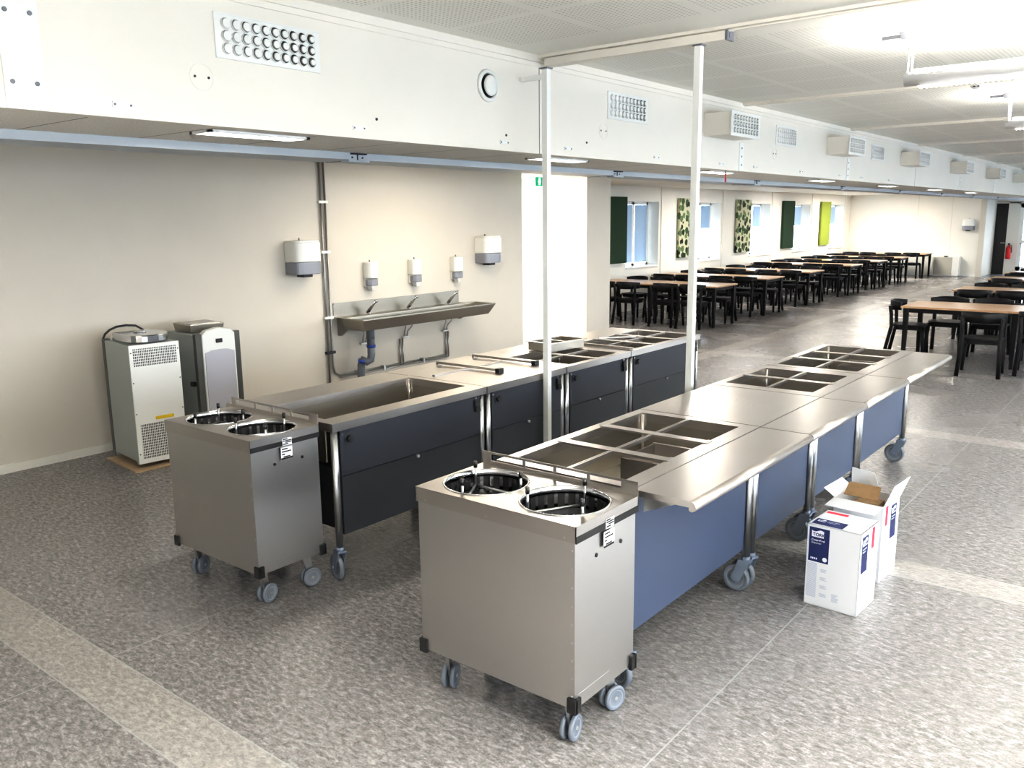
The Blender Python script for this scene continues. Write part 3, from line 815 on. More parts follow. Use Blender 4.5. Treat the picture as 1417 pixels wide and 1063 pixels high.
    for k in range(30):
        z = .225 - k * .0062
        for c in range(3 if k > 22 else 2):
            u = -W + .008 + c * .062 + (0 if c == 0 else .006)
            if c == 1 and k % 7 in (0, 1, 2, 3): continue
            b.quad([(u, -D - .0005, z), (u + (.05 if c == 0 else .040 * rnd.uniform(.5, 1)), -D - .0005, z), (u + (.05 if c == 0 else .04 * rnd.uniform(.5, 1)), -D - .0005, z + .0028), (u, -D - .0005, z + .0028)])
    b.build('small_print', GREYT, o, keep=True); b = B()
    pts = [(.025 + .028 * math.cos(t) * (1 if math.sin(t) < 0 else .8), .13 + .075 * math.sin(t)) for t in (2 * PI * k / 24 for k in range(24))]
    for k in range(24):
        (a0, z0), (a1, z1) = pts[k], pts[(k + 1) % 24]
        n_ = Vector((z1 - z0, -(a1 - a0))).normalized() * .0025
        b.quad([(W + .0005, -a0, z0), (W + .0005, -a1, z1), (W + .0005, -a1 - n_.x, z1 + n_.y), (W + .0005, -a0 - n_.x, z0 + n_.y)])
    b.build('outline_drawing', GREYT, o, keep=True); b = B()
    b.quad([(W + .0005, .06, .02), (W + .0005, .11, .02), (W + .0005, .11, .06), (W + .0005, .06, .06)])
    b.build('small_print', GREYT, o, keep=True)
    return o
carton((-1.241, 4.225, 0), -.05, 'closed white carton with navy label standing on the floor, nearer the viewer', False)
carton((-1.268, 4.705, 0), -.07, 'opened white carton with raised flaps, brown inside, behind the closed carton', True)

# ================================================================== drink coolers by the left wall
def cooler(loc, rz, label):
    """front of the machine is +y, slotted back is -y"""
    o = empty('drink_cooler', loc, rz, label, 'drink cooler', 'drink coolers by the left wall')
    W, D, H, z0 = .20, .27, 1.0, .06
    b = B(); b.box(-W, -D + .01, z0, W, D - .05, H, 0); b.box(-W, -D + .01, .035, -W + .03, -D + .05, z0, 0); b.box(W - .03, -D + .01, .035, W, -D + .05, z0, 0)
    for x in (-W, W - .03): b.box(x, D - .10, .035, x + .03, D - .06, z0, 0)
    b.build('cabinet', COOLER_G, o, .004)
    b = B(); b.box(-W, -D, z0 - .02, W, -D + .01, H, 0)
    for x in (-W + .012, W - .012):
        for z in (.12, .45, .70, .94): b.lathe([(.005, 0), (.005, -.002)], (x, -D, z), 8, 1, 'y')
    bp = b.build('back_panel', [WHITE_M, BLACK], o)
    b = B(); b.box(-W + .025, -D - .001, .83, W - .025, -D, .97); b.build('vent_slots', SLOT, bp)
    b = B(); b.box(-W + .035, -D - .001, z0 + .02, W - .035, -D, .36); b.build('vent_slots', SLOT, bp)
    b = B(); b.box(-.04, -D - .002, .385, .11, -D - .0005, .41); b.build('yellow_sticker', YELLOW, bp)
    b = B(); b.box(-W - .004, D - .05, z0, -W + .05, D, H + .01); b.box(W - .05, D - .05, z0, W + .004, D, H + .01); b.box(-W + .05, D - .05, z0, W - .05, D - .02, .3); b.build('dark_frame', COOLER_D, o, .004)
    b = B()
    pr = [(-W + .05, z0 + .02), (W - .05, z0 + .02), (W - .05, 1.0), (W - .09, 1.035), (0, 1.055), (-W + .09, 1.035), (-W + .05, 1.0)]
    b.prism(pr, D - .06, D + .012, 'xz'); dr = b.build('front_door', WHITE_M, o, .006)
    b = B(); pr = [(-W + .065, .34), (-.07, .315), (0, .308), (.07, .315), (W - .065, .34), (W - .065, .845), (.07, .865), (0, .868), (-.07, .865), (-W + .065, .845)]
    b.prism(pr, D + .012, D + .018, 'xz'); b.build('door_window', COOLER_W, dr)
    b = B(); b.box(-.03, D + .012, .925, .03, D + .020, .96); b.build('display', BLACK, dr, .004)
    b = B(); b.box(W, D - .10, .56, W + .035, D - .05, .60); b.build('latch', BLACK, o, .004)
    return o
c1 = cooler((-6.68, 3.492, .012), math.radians(84), 'white drink cooler turned back-to-view, slotted rear panel, standing on a plywood sheet')
cooler((-6.775, 4.12, .012), math.radians(-95), 'grey drink cooler facing out with pale rounded door window, beside the wall')
# plywood under the nearest cooler
o = empty('plywood_sheet', (-6.68, 3.492, 0), math.radians(84), 'thin plywood sheet on the floor under the white cooler', 'plywood')
b = B(); b.box(-.25, -.31, 0, .24, .30, .012); b.build('sheet', PLY, o)
# steel trays on top
o = empty('drip_tray', (-6.66, 3.50, 1.0135), math.radians(84), 'round-ended stainless drip tray lying upside down on the white cooler', 'tray')
b = B(); poly = [(.17, .20), (-.17, .20)] + [(-.17 * math.cos(t), -.05 - .16 * math.sin(t)) for t in (PI * k / 12 for k in range(13))]
b.prism([(p * 1.0, q - .02) for p, q in poly], 0, .065, 'xy', smooth=False); b.build('tray_body', STEEL_P, o, .01)
b = B(); b.lathe([(.05, .065), (.05, .075), (.03, .08)], (.0, .03, 0), 20); b.build('tray_collar', STEEL_P, o)
o = empty('drip_tray', (-6.83, 4.13, 1.0135), math.radians(-5), 'square-cornered stainless drip tray lying on the grey cooler', 'tray')
b = B(); b.hexa([(-.17, -.15, 0), (.13, -.15, 0), (.13, .15, 0), (-.17, .15, 0)], [(-.18, -.16, .07), (.14, -.16, .07), (.14, .16, .07), (-.18, .16, .07)]); b.build('tray_body', STEEL_D, o, .006)
b = B(); b.box(-.15, -.13, .07, .11, .13, .074); b.build('tray_grate', STEEL, o)
# power cord behind the white cooler
b = B(); b.path([(-6.985, 3.34, .95), (-6.985, 3.34, 1.02), (-6.985, 3.36, 1.055), (-6.985, 3.40, 1.085), (-6.985, 3.46, 1.105), (-6.98, 3.54, 1.11), (-6.975, 3.62, 1.10), (-6.97, 3.68, 1.06), (-6.97, 3.70, .98)], .009)
tag(b.build('power_cord', BLACK), 'black power cord looping up behind the white cooler', 'cord')

# ================================================================== wash trough and fittings
o = empty('wash_trough', (XW, 7.0, 0), 0, 'long stainless wall-mounted wash trough with three taps', 'wash trough')
y0, y1 = -1.02, 1.0
b = B()                                             # backsplash
b.box(.001, y0, .915, .010, y1, 1.075); b.box(.010, y0, 1.067, .022, y1, 1.075); b.box(.010, y0, .915, .165, y1, .926)
b.build('backsplash', STEEL_T, o)
b = B(); t = .004                                   # bowl: outer wall slopes in, rim folded
ya, yb, yc, yd = y0 - .02, y1 + .14, y0 + .03, y1 + .06
rim0 = [(.16, ya), (.50, ya), (.50, yb), (.16, yb)]; rim1 = [(.19, ya + .03), (.47, ya + .03), (.47, yb - .03), (.19, yb - .03)]
bot = [(.20, yc + .05), (.41, yc + .05), (.41, yd - .05), (.20, yd - .05)]; out = [(.16, yc), (.45, yc), (.45, yd), (.16, yd)]
def ring(pts, z): return [b.bm.verts.new((p, q, z)) for p, q in pts]
rA, rB, rC, rD, rE = ring(rim0, .915), ring(rim0, .93), ring(rim1, .927), ring(bot, .82), ring(out, .80)
for A, C in ((rE, rA), (rA, rB), (rB, rC), (rC, rD)):
    for k in range(4): b._f([A[k], A[(k + 1) % 4], C[(k + 1) % 4], C[k]])
b._f(rD); b._f(rE[::-1]); b.build('basin', STEEL_T, o)
for yy in (y0 + .05, y1 - .02):
    b = B(); b.prism([(.002, .914), (.16, .914), (.16, .80), (.05, .72), (.002, .72)], yy, yy + .03, 'xz'); b.build('wall_bracket', STEEL_T, o)
for yy in (-.60, .03, .72):
    b = B(); b.lathe([(.022, .93), (.020, .945), (.016, .95)], (.115, yy, 0), 16); b.rod((.085, yy, .945), (.225, yy, 1.085), .019, .016, 12); b.rod((.225, yy, 1.085), (.245, yy, 1.07), .015, .013, 12); b.lathe([(.006, 0), (.006, .03)], (.07, yy + .03, .96), 8, 0)
    b.build('tap', STEEL_P, o)
b = B(); b.rod((.25, -.72, .68), (.25, -.72, .80), .045, seg=16); b.path([(.25, -.72, .70), (.25, -.72, .50), (.25, -.735, .44), (.23, -.77, .42), (.20, -.80, .45), (.18, -.81, .40), (.16, -.815, .0)], .042, 14); b.build('waste_pipe', DRAIN, o)
b = B(); b.rod((.25, -.72, .58), (.25, -.72, .61), .050, seg=16); b.build('pipe_clamp', BLUEP, o); b = B(); b.rod((.192, -.805, .42), (.198, -.802, .45), .050, seg=16); b.build('pipe_clamp', BLUEP, o)
for yy in (-.62, .03, .72):                         # flexible hoses to each tap
    b = B()
    for s_ in (-1, 1): b.path([(.10, yy + s_ * .07, .80), (.09, yy + s_ * .05, .72), (.04, yy + s_ * .025, .66), (.022, yy + s_ * .024, .58)], .008)
    b.build('supply_hose', ZINC, o)
    b = B(); b.box(.005, yy - .05, .585, .04, yy + .05, .605, 0); b.build('hose_clip', WHITE_P, o)
# pipework
o = empty('water_pipework', (XW, 5.9, 0), 0, 'chromed water pipes running down the wall and under the trough', 'pipe')
b = B()
for s_ in (-.028, .028): b.path([(.022, s_, 2.60), (.022, s_, .05)] if s_ < 0 else [(.022, s_, 2.60), (.022, s_, .40), (.022, s_ + .02, .32), (.022, s_ + .08, .285), (.022, 1.84, .285)], .011)
b.path([(.05, .10, .265), (.05, 1.84, .265)], .009)
b.build('main_pipe', PIPE, o)
for yy in (1.06, 1.85):
    b = B()
    for s_ in (-.024, .024): b.rod((.022, yy + s_, .265), (.022, yy + s_, .58), .009)
    b.build('riser_pipe', PIPE, o)
for z in (2.15, 1.63, .93, .55):
    b = B(); b.box(0.001, -.06, z - .014, .038, .06, z + .014); b.build('pipe_clip', WHITE_P if z > .9 else BLACK, o)
for yy in (.35, .75, 1.4):
    b = B(); b.box(0.001, yy - .012, .25, .06, yy + .012, .305); b.build('pipe_clip', ZINC, o)

def towel_dispenser(loc, rz, label, k=1.0):
    """wall at x=0, projects +x"""
    o = empty('towel_dispenser', loc, rz, label, 'towel dispenser', 'paper towel dispensers')
    hw, d, h = .170 * k, .21 * k, .37 * k
    def prof(w, dd): return [(0, -w)] + [(dd * (.45 + .55 * abs(math.cos(t)) ** .6), w * math.copysign(abs(math.sin(t)) ** .6, math.sin(t))) for t in (-PI / 2 + PI * q / 16 for q in range(17))] + [(0, w)]
    b = B(); z1, z0 = h, h * .42
    b.prism(prof(hw, d), z0, z1 - .02 * k, 'xy', 0); b.prism(prof(hw * .95, d * .95), z1 - .02 * k, z1, 'xy', 0); b.prism([(0, -hw * .98), (.06 * k, -hw * .98), (.06 * k, hw * .98), (0, hw * .98)], .03 * k, z0, 'xy')
    b.build('cover', WHITE_P, o, .006 * k)
    b = B(); b.prism(prof(hw * .985, d * .985), .03 * k, z0 - .002, 'xy'); b.build('tinted_window', TINT, o, .006 * k)
    b = B(); b.box(.04 * k, -.06 * k, 0, .15 * k, .06 * k, .03 * k); b.build('outlet', BLACK, o, .006 * k)
    b = B(); b.lathe([(.008 * k, h), (.008 * k, h + .025 * k)], (.03 * k, 0, 0), 10); b.build('lock', GREYP, o)
    return o
towel_dispenser((XW, 5.56, 1.39), 0, 'white paper towel dispenser left of the vertical pipes')
towel_dispenser((XW, 8.51, 1.37), 0, 'white paper towel dispenser right of the wash trough')
towel_dispenser((-5.66, YF, 1.42), -PI / 2, 'small-looking white towel dispenser on the distant end wall')
def soap(loc, label):
    o = empty('soap_dispenser', loc, 0, label, 'soap dispenser', 'soap dispensers above the trough')
    hw, d, h = .078, .11, .31
    pr = lambda w, dd: [(0, -w), (dd * .7, -w), (dd, -w * .6), (dd, w * .6), (dd * .7, w), (0, w)]
    b = B(); b.prism(pr(hw, d), .125, h, 'xy'); b.prism([(0, -hw), (.035, -hw), (.035, hw), (0, hw)], .03, .125, 'xy'); b.build('cover', WHITE_P, o, .012)
    b = B(); b.prism(pr(hw * .96, d * .96), .045, .122, 'xy'); b.build('tinted_window', TINT, o, .008)
    b = B(); b.hexa([(.03, -.035, 0), (.085, -.025, -.01), (.085, .025, -.01), (.03, .035, 0)], [(.03, -.05, .045), (.10, -.045, .045), (.10, .045, .045), (.03, .05, .045)]); b.build('spout', WHITE_P, o, .004)
    b = B(); b.lathe([(.007, h), (.007, h + .022)], (.03, 0, 0), 8); b.build('lock', GREYP, o)
soap((XW, 6.51, 1.19), 'white soap dispenser over the trough end nearest the vertical pipes')
soap((XW, 7.21, 1.19), 'white soap dispenser over the middle of the wash trough')
soap((XW, 7.94, 1.19), 'white soap dispenser over the trough, beside the right towel dispenser')

# exit sign
o = empty('exit_sign', (XW + .16, 9.512, 2.385), 0, 'small green emergency exit sign hanging in the bright opening', 'exit sign')
b = B(); b.box(-.011, -.065, 0, .011, .065, .12); b.build('sign_box', GREEN_S, o)
b = B(); h = .0122
for s_ in (1, -1):
    X_ = s_ * h
    b.quad([(X_, -.03, .085), (X_, .0, .115), (X_, .03, .085), (X_, .0, .10)]); b.quad([(X_, -.018, .02), (X_, .018, .02), (X_, .018, .085), (X_, -.018, .085)])
    b.quad([(X_, -.034, .055), (X_, .034, .055), (X_, .0, .10), (X_, -.0005, .10)])
b.build('arrow_symbol', SIGN_W, o, keep=True)
b = B(); b.rod((0, -.05, .13), (0, -.05, .225), .004, seg=6); b.rod((0, .05, .13), (0, .05, .225), .004, seg=6); b.build('hanger', ZINC, o)

# ================================================================== ventilation on the bulkhead
def nozzle_rows(b, w, h, cols, rows, r, x0, y0, z0):
    for i in range(cols):
        for j in range(rows):
            y = y0 + (i + .5) * w / cols; z = z0 + (j + .5) * h / rows
            b.lathe([(r * 1.08, x0), (r * 1.08, x0 + .006), (r * .98, x0 + .008), (r * .98, x0)], (0, y, z), 16, 0, 'x', close=True)
            b.lathe([(r * .97, x0), (r * .97, x0 + .001)], (0, y, z), 14, 1, 'x')
            t = .30 + .25 * i / cols                                  # cups swivelled in their seats
            b.lathe([(r * (.92 - .34 * i / cols if cols > 9 else .55), x0 + .001), (r * (.86 - .34 * i / cols if cols > 9 else .5), x0 + .010)], (0, y + r * .12 * (1 + 1.6 * i / cols), z), 14, 0, 'x')
for k, (yy, lab) in enumerate(((2.68, 'flush white nozzle grille high on the bulkhead nearest the viewer'), (6.03, 'flush white nozzle grille on the bulkhead between the two white poles'), (9.36, 'flush white nozzle grille right of the first protruding box vent'), (12.75, 'flush white nozzle grille just behind the second protruding box vent'))):
    o = empty('air_grille', (XB, yy, 2.695), 0, lab, 'air grille', 'flush nozzle grilles on the bulkhead')
    b = B(); b.box(0, -.30, 0, .008, .30, .20); b.box(.008, -.30, .0, .010, .30, .006); b.box(.008, -.30, .194, .010, .30, .20); b.build('grille_frame', WHITE_P, o)
    b = B(); nozzle_rows(b, .54, .165, 10, 3, .0245, .008, -.27, .018); b.build('nozzles', [WHITE_P, BLACK], o)
for k in range(7):
    yy = 7.37 + 3.29 * k
    o = empty('box_vent', (XB, yy, 2.67), 0, 'white box-shaped air outlet on the bulkhead, %s of the row from the right pole' % ORD[k], 'box vent', 'protruding box vents on the bulkhead')
    b = B(); b.box(0, 0, 0, .26, .62, .20); b.build('housing', WHITE, o, .003)
    b = B(); b.box(.26, -.01, -.008, .268, .63, .208); b.build('face_plate', WHITE_P, o)
    b = B(); nozzle_rows(b, .56, .17, 9, 3, .024, .268, .03, .015); b.build('nozzles', [WHITE_P, BLACK], o)
o = empty('round_valve', (XB, 4.32, 2.78), 0, 'round white exhaust valve on the bulkhead left of the left pole', 'air valve')
b = B(); b.lathe([(.100, 0), (.100, .008), (.086, .020), (.074, .012), (.074, 0)], (0, 0, 0), 40, 0, 'x', close=True); b.build('valve_ring', WHITE_P, o)
b = B(); b.lathe([(.076, .001), (.076, .003)], (0, 0, 0), 32, 0, 'x'); b.build('valve_gap', BLACK, o)
b = B(); b.lathe([(.060, .014), (.064, .020), (.058, .030), (.02, .036)], (0, .006, 0), 36, 0, 'x'); b.rod((.003, .006, 0), (.02, .006, 0), .012); b.build('valve_disc', WHITE_P, o)
ycl = [1.915, 3.23, 4.48, 5.21, 6.5, 7.75, 8.55, 9.85, 11.2, 12.1, 13.4]
for k, yy in enumerate(ycl):
    o = empty('wall_clip', (XB, yy, 2.432), 0, 'small white rectangular clip plate low on the bulkhead, %s along from the left' % ORD[k], 'clip plate', 'clip plates along the bulkhead')
    b = B(); b.box(0, -.045, 0, .004, .045, .022); b.box(.004, -.045, .018, .009, .045, .022); b.box(.004, -.045, 0, .009, .045, .003); b.build('plate', WHITE_P, o)
    b = B()
    for dy in (-.035, .035): b.lathe([(.005, .004), (.005, .007)], (0, dy, .011), 8, 0, 'x')
    b.build('screws', GREYP, o)
# red pull tag hanging under the bulkhead
o = empty('pull_tag', (XB - .04, 7.95, 2.28), 0, 'small red tag hanging on a cord under the bulkhead', 'tag')
b = B(); b.box(-.004, -.010, 0, .004, .010, .085); b.build('tag_strip', RED, o)
b = B(); b.rod((0, 0, .085), (0, 0, .11), .004); b.build('cord', BLACK, o)

# recessed soffit lights
SL = [(2.71, .27), (5.41, .35), (8.10, .40), (11.2, .45), (14.2, .45), (17.2, .45), (20.4, .45)]
for k, (yy, hl) in enumerate(SL):
    o = empty('recessed_light', (-3.85, yy, ZS - .012), 0, 'recessed rectangular ceiling light in the soffit, %s from the left' % ORD[k], 'ceiling light', 'recessed soffit lights')
    b = B(); w, l = .085, .30
    b.box(-w, -l, 0, w, -l + .02, .012); b.box(-w, l - .02, 0, w, l, .012); b.box(-w, -l, 0, -w + .02, l, .012); b.box(w - .02, -l, 0, w, l, .012); b.build('frame', WHITE_M, o)
    b = B(); b.box(-w + .02, -l + .02, .006, w - .02, l - .02, .010); b.build('diffuser', LAMP, o)

# pendants
def pendant(loc, label):
    o = empty('pendant_light', loc, 0, label, 'pendant light', 'fluorescent pendant lights')
    Lp = 1.55
    b = B(); b.rod((0, 0, .035), (Lp, 0, .035), .050, seg=24); b.bm.verts.ensure_lookup_table()
    for v in b.bm.verts:
        if v.co.z > .05: v.co.z = .05
    b.build('housing', SILVER, o)
    b = B(); n = 52
    for k in range(n):
        x = .08 + (Lp - .12) * k / n
        b.prism([(x, -.020), (x + .010, -.034), (x + .020, -.020)], -.038, .038, 'xz')
    b.build('louvre', LOUV, o)
    b = B(); b.rod((.05, 0, .068), (Lp - .05, 0, .068), .013, seg=12); b.build('tube', TUBE_L, o)
    for x in (.02, Lp - .02):
        b = B()
        for s_ in (-1, 1): b.path([(x, s_ * .012, .26), (x, s_ * .045, .16), (x, s_ * .045, .05)], .007)
        b.box(x - .008, -.05, .05, x + .008, .05, .062)
        b.build('hanger', WHITE_M, o)
        b = B(); b.hexa([(x - .05, -.035, .255), (x + .05, -.035, .255), (x + .05, .035, .255), (x - .05, .035, .255)], [(x - .06, -.05, .30), (x + .06, -.05, .30), (x + .06, .05, .30), (x - .06, .05, .30)])
        b.box(x - .17, -.012, .268, x - .06, .012, .290); b.build('ceiling_mount', GREYP, o)
    return o
pendant((-1.50, 5.75, 2.73), 'silver tube pendant light under the ceiling, nearer the viewer')
pendant((-1.50, 9.22, 2.73), 'silver tube pendant light under the ceiling, further off by the box vents')
o = empty('ceiling_sensor', (-1.58, 8.26, ZC - .055), 0, 'small white sensor box on the ceiling between the two pendant lights', 'sensor')
b = B(); b.lathe([(.03, 0), (.055, .02), (.06, .055)], (0, 0, 0), 20); b.build('sensor_body', WHITE_P, o)
b = B()
for dx in (-.014, .014): b.box(dx - .008, -.052, .012, dx + .008, -.042, .022)
b.build('sensor_eye', BLACK, o)

# ================================================================== acoustic panels, far fittings
for k, (m_, lab) in enumerate(((GREEND, 'dark green felt acoustic panel on window wall, beside the grey partition end'), (LEAF, 'green leaf-patterned acoustic panel half hidden by the right white pole'), (LEAF, 'green leaf-patterned acoustic panel between second and third windows'), (GREEND, 'dark green felt acoustic panel between third and fourth windows'), (GREENL, 'lime green felt acoustic panel, furthest along the window wall'))):
    o = empty('acoustic_panel', (XV, 15.03 + 3.132 * k, 1.03), 0, lab, 'acoustic panel', 'felt panels between the windows')
    b = B(); b.box(.015, -.42, 0, .075, .42, 1.34); b.build('felt', m_, o, .006)
    b = B(); b.box(0, -.3, .15, .015, .3, .25); b.box(0, -.3, 1.1, .015, .3, 1.2); b.build('mounting_rail', WHITE_P, o)
o = empty('low_cabinet', (-6.15, YF - .18, 0), 0, 'low white cabinet with pale door against the distant end wall', 'cabinet')
b = B(); b.box(-.40, -.14, .03, .36, .17, .62); b.box(-.36, -.10, 0, .32, .13, .03); b.build('carcass', WHITE_M, o)
b = B(); b.box(-.36, -.155, .06, .16, -.14, .60); b.build('cabinet_door', mat('pale_grey_door', srgb(186, 183, 174), .5), o)
b = B(); b.box(-.08, -.16, .62, .02, -.10, .65); b.build('latch', BLACK, o)
o = empty('fire_extinguisher', (-4.74, YE - .10, .50), 0, 'red fire extinguisher hung beside the distant black door', 'fire extinguisher')
b = B(); b.lathe([(.06, 0), (.072, .02), (.072, .34), (.05, .40), (.022, .43), (.022, .45)], (0, 0, 0), 20); b.build('cylinder_body', RED, o)
b = B(); b.box(-.02, -.06, .45, .02, .03, .50); b.path([(0, -.02, .47), (.08, -.02, .42), (.09, -.02, .2)], .010); b.build('valve_and_hose', BLACK, o)
b = B(); b.box(-.03, .06, .1, .03, .101, .4); b.build('wall_hook', GREYP, o)

# ================================================================== dining tables and chairs
def table_proto():
    o = empty('dining_table', (0, 0, 0), 0, 'x', 'table')
    W, D, H = .645, .46, .74
    b = B(); b.box(-W, -D, H - .026, W, D, H); b.build('tabletop', OAK, o, .003)
    b = B(); z0 = H - .085; e = .05
    b.box(-W + e, -D + e, z0, W - e, -D + e + .02, H - .026); b.box(-W + e, D - e - .02, z0, W - e, D - e, H - .026); b.box(-W + e, -D + e, z0, -W + e + .02, D - e, H - .026); b.box(W - e - .02, -D + e, z0, W - e, D - e, H - .026)
    b.build('apron', BLACKP, o)
    for sx_ in (-1, 1):
        for sy_ in (-1, 1):
            x, y = sx_ * (W - .06), sy_ * (D - .06); t, u = .032, .021
            b = B(); b.hexa([(x - u, y - u, 0), (x + u, y - u, 0), (x + u, y + u, 0), (x - u, y + u, 0)], [(x - t, y - t, H - .026), (x + t, y - t, H - .026), (x + t, y + t, H - .026), (x - t, y + t, H - .026)])
            b.build('leg', BLACKP, o)
    return o
def chair_proto():
    """faces +y"""
    o = empty('dining_chair', (0, 0, 0), 0, 'x', 'chair')
    b = B(); n = 20; pts = []
    for k in range(n):
        t = 2 * PI * k / n; c_, s_ = math.cos(t), math.sin(t)
        e = .5; pts.append((.225 * math.copysign(abs(c_) ** e, c_), .215 * math.copysign(abs(s_) ** e, s_)))
    b.prism(pts, .435, .462, 'xy'); b.prism([(p * .9, q * .9) for p, q in pts], .39, .435, 'xy'); b.build('seat', BLACKP, o, .006)
    for sx_ in (-1, 1):
        b = B(); b.rod((sx_ * .20, .185, .44), (sx_ * .225, .215, 0), .028, .020, 10); b.build('leg', BLACKP, o)
        b = B(); b.path([(sx_ * .225, -.285, 0), (sx_ * .205, -.205, .43), (sx_ * .208, -.215, .60), (sx_ * .215, -.235, .72)], .025, 10); b.build('leg', BLACKP, o)
    # backrest: bent plank wrapping forward into short arms
    b = B(); N_ = 16; R0, R1 = .265, .240
    rows = []
    for k in range(N_ + 1):
        t = math.radians(200 + 140 * k / N_); c_, s_ = math.cos(t), math.sin(t)
        yc = -.005; zt = .790 - .02 * abs(c_) ** 3; zb = .655 + .015 * abs(c_) ** 3
        rows.append([b.bm.verts.new((c_ * R * 1.0, yc + s_ * R * .98, z)) for (R, z) in ((R0, zb), (R0, zt), (R1, zt), (R1, zb))])
    for A, C in zip(rows, rows[1:]):
        for k in range(4): b._f([A[k], A[(k + 1) % 4], C[(k + 1) % 4], C[k]], 0, k in (0, 2))
    b._f(rows[0][::-1]); b._f(rows[-1]); b.build('backrest', BLACKP, o)
    return o
T0, C0 = table_proto(), chair_proto(); used = [False, False]
def place_t(x, y, label, group):
    if not used[0]:
        used[0] = True; T0.location = (x, y, 0); T0['label'] = label; T0['group'] = group
    else: dup(T0, (x, y, 0), 0, label, group)
def place_c(x, y, rz, label, group):
    if not used[1]:
        used[1] = True; C0.location = (x, y, 0); C0.rotation_euler = (0, 0, rz); C0['label'] = label; C0['group'] = group
    else: dup(C0, (x, y, 0), rz, label, group)
rj = random.Random(11)
LROWS = [14.41, 16.70, 19.10, 21.95, 24.15, 26.43, 29.17]
for i, yc in enumerate(LROWS):
    rowname = ORD[i] + ' row by the windows'
    for j in range(2):
        x = -6.53 - .645 - j * 1.29
        place_t(x, yc, 'oak-topped black-legged table, %s end of %s' % (('aisle', 'window')[j], rowname), 'tables by the windows')
        for sgn, side in ((-1, 'near'), (1, 'far')):
            if i == 6 and sgn > 0: 
                continue
            for q, dx in ((0, .27), (1, -.27)):
                xx = x + dx + rj.uniform(-.015, .015); off = .46 + rj.uniform(.02, .10)
                place_c(xx, yc + sgn * off, (0 if sgn < 0 else PI) + rj.uniform(-.07, .07),
                        'black chair, %s side of %s, %s from the aisle' % (side, rowname, ORD[j * 2 + q]), 'chairs by the windows')
RROWS = [12.66, 15.72, 18.60, 20.55]
for i, yc in enumerate(RROWS):
    rowname = ORD[i] + ' row right of aisle'
    for j in range(2):
        x = -3.03 + .645 + j * 1.29
        if j == 1 and i > 1: pass
        place_t(x, yc, 'oak-topped black-legged table, %s of %s' % (('aisle end', 'inner end')[j], rowname), 'tables right of the aisle')
        for sgn, side in ((-1, 'near'), (1, 'far')):
            for q, dx in ((0, -.27), (1, .27)):
                if i == 0 and j == 0 and q == 0 and sgn < 0: continue
                if j == 1 and (q == 1 or i > 1): continue
                xx = x + dx; off = .46 + (.10 if sgn > 0 else .14) + rj.uniform(0, .05)
                if i == 0 and j == 0 and q == 1 and sgn < 0: xx, off = -1.93, .98
                place_c(xx, yc + sgn * off, (0 if sgn < 0 else PI) + rj.uniform(-.08, .08),
                        'black chair, %s side of %s, %s from aisle end' % (side, rowname, ORD[j * 2 + q]), 'chairs right of the aisle')
place_c(-3.0, 12.63, -PI / 2 + .10, 'black wooden chair at the aisle end of the nearest oak table', 'chairs right of the aisle')

# ================================================================== light
w = bpy.data.worlds.new('sky'); S.world = w; w.use_nodes = True
nt = w.node_tree; bg = nt.nodes['Background']
tc = nt.nodes.new('ShaderNodeTexCoord'); sp = nt.nodes.new('ShaderNodeSeparateXYZ'); rp = nt.nodes.new('ShaderNodeValToRGB')
nt.links.new(tc.outputs['Generated'], sp.inputs[0]); nt.links.new(sp.outputs[2], rp.inputs[0])
rp.color_ramp.elements[0].color = (0.86, 0.93, 1.0, 1); rp.color_ramp.elements[1].color = (0.62, 0.80, 1.0, 1)
nt.links.new(rp.outputs[0], bg.inputs[0]); bg.inputs[1].default_value = 8.0

def area(name, loc, rot, sx, sy, power, col, portal=False):
    L = bpy.data.lights.new(name, 'AREA'); L.shape = 'RECTANGLE'; L.size = sx; L.size_y = sy; L.energy = power; L.color = col
    if portal: L.cycles.is_portal = True
    o = bpy.data.objects.new(name, L); COL.objects.link(o); o.location = loc; o.rotation_euler = rot
    return o
for k, (a, c) in enumerate(RW):
    area('window_portal', (XR + .32, (a + c) / 2, 1.65), (0, PI / 2, 0), 1.6, c - a, 1, (1, 1, 1), True)
for k, (a, c) in enumerate(WY):
    area('window_portal', (XV - .42, (a + c) / 2, 1.6), (0, -PI / 2, 0), 1.38, c - a, 1, (1, 1, 1), True)
area('window_portal', (-4.0, YE + .22, 1.2), (PI / 2, 0, 0), 1.0, 1.9, 1, (1, 1, 1), True)
WARM = (1.0, .90, .74)
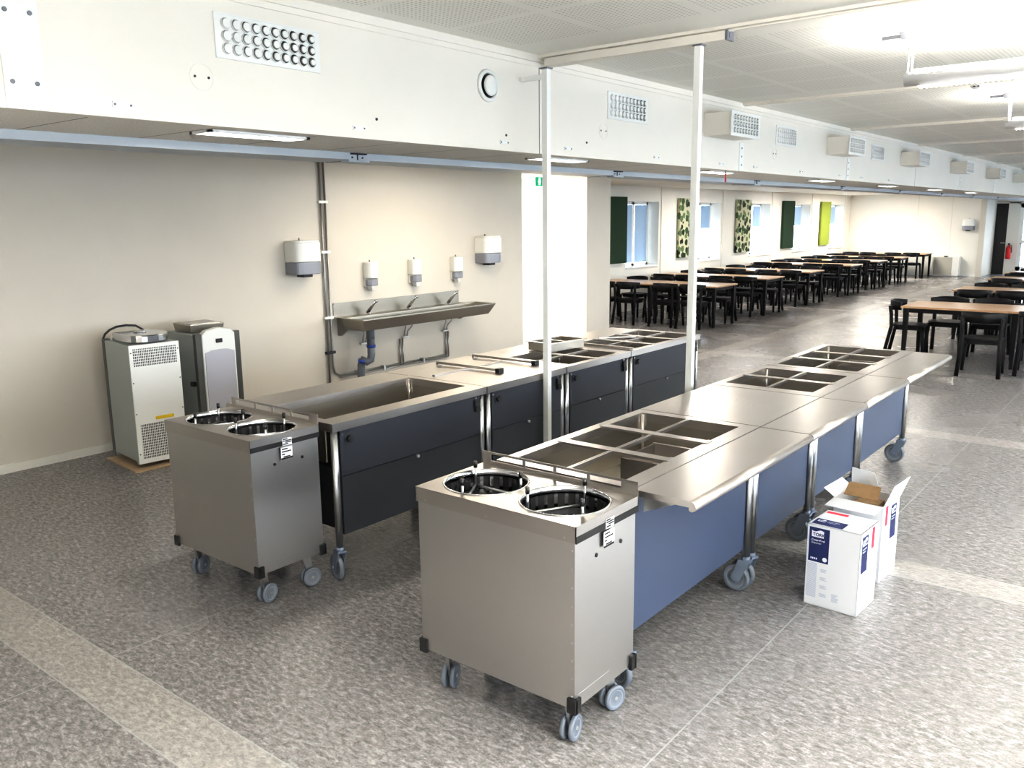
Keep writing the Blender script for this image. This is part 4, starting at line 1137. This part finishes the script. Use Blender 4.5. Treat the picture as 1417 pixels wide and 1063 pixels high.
# lower room: ceiling lamp by the trough, then fill added over the dining area
for y, p in ((6.9, 27), (13.0, 26), (18.0, 40), (23.0, 50), (27.5, 85)):
    area('lower_room_lamp_fill', (-5.75 if y < 9 else -7.6, y, 2.59), (0, 0, 0), 1.2, 1.6, p, WARM if y < 9 else (1, .95, .88))
area('corridor_light', (-8.6, 10.2, 2.58), (0, 0, 0), 1.6, 1.4, 130, (1, .99, .97))  # area light standing in for the corridor's unseen source
for k, (y, hl) in enumerate(SL):
    area('soffit_lamp', (-3.85, y, ZS - .02), (0, 0, 0), .12, .5, 10, (1, .95, .88))
for y in (5.75, 9.22):
    area('pendant_uplight', (-.73, y, 2.82), (PI, 0, 0), 1.4, .06, 80, (1, .97, .91))
for x, y, z, p in ((1.3, -1.0, 2.0, 120), (1.3, 1.6, 1.9, 210), (1.3, 5.75, 2.3, 120), (1.2, 9.2, 2.5, 90), (.4, 12.7, 2.6, 60), (.4, 16.2, 2.6, 60), (.4, 20, 2.6, 60), (.4, 24, 2.6, 60), (.4, 28, 2.6, 50)):  # upward fill added out of view to brighten the ceiling
    o = area('added_fill', (x, y, z), (PI, 0, 0), 1.4, .3, p, (1, .98, .94))
    o.data.spread = math.radians(125)
for x, y, p in ((1.3, -1.0, 70), (.9, 1.2, 75), (1.3, 5.75, 45), (1.2, 9.2, 40), (-1.2, -1.2, 85)):  # downward fill without fixtures, added to lift the floor
    o = area('added_fill', (x, y, 2.72), (0, 0, 0), 1.4, .3, p, (1, .98, .95))
    o.data.spread = math.radians(110)

o = area('added_fill', (-.7, -.7, 1.9), (PI * .72, 0, -.12), 1.4, .6, 52, (1, .98, .94)); o.data.spread = math.radians(85)  # tilted fill added beside the viewpoint for ceiling and poles
area('lower_room_lamp_fill', (-5.75, 1.6, 2.59), (0, 0, 0), 1.2, 1.2, 5, WARM)  # weak warm fill added for the left end of the trough wall
S.view_settings.view_transform = 'Standard'
S.view_settings.look = 'None'
S.view_settings.exposure = 0.92
S.view_settings.gamma = 1.0
S.view_settings.use_curve_mapping = True
cm = S.view_settings.curve_mapping
cv = cm.curves[3]
for px, py in ((0.10, 0.062), (0.30, 0.275), (0.60, 0.66), (0.84, 0.905)): cv.points.new(px, py)
cm.update()
S.cycles.max_bounces = 8
S.cycles.diffuse_bounces = 4
S.cycles.glossy_bounces = 4
S.cycles.transmission_bounces = 4
S.cycles.sample_clamp_indirect = 6.0
S.cycles.caustics_reflective = False
S.cycles.caustics_refractive = False
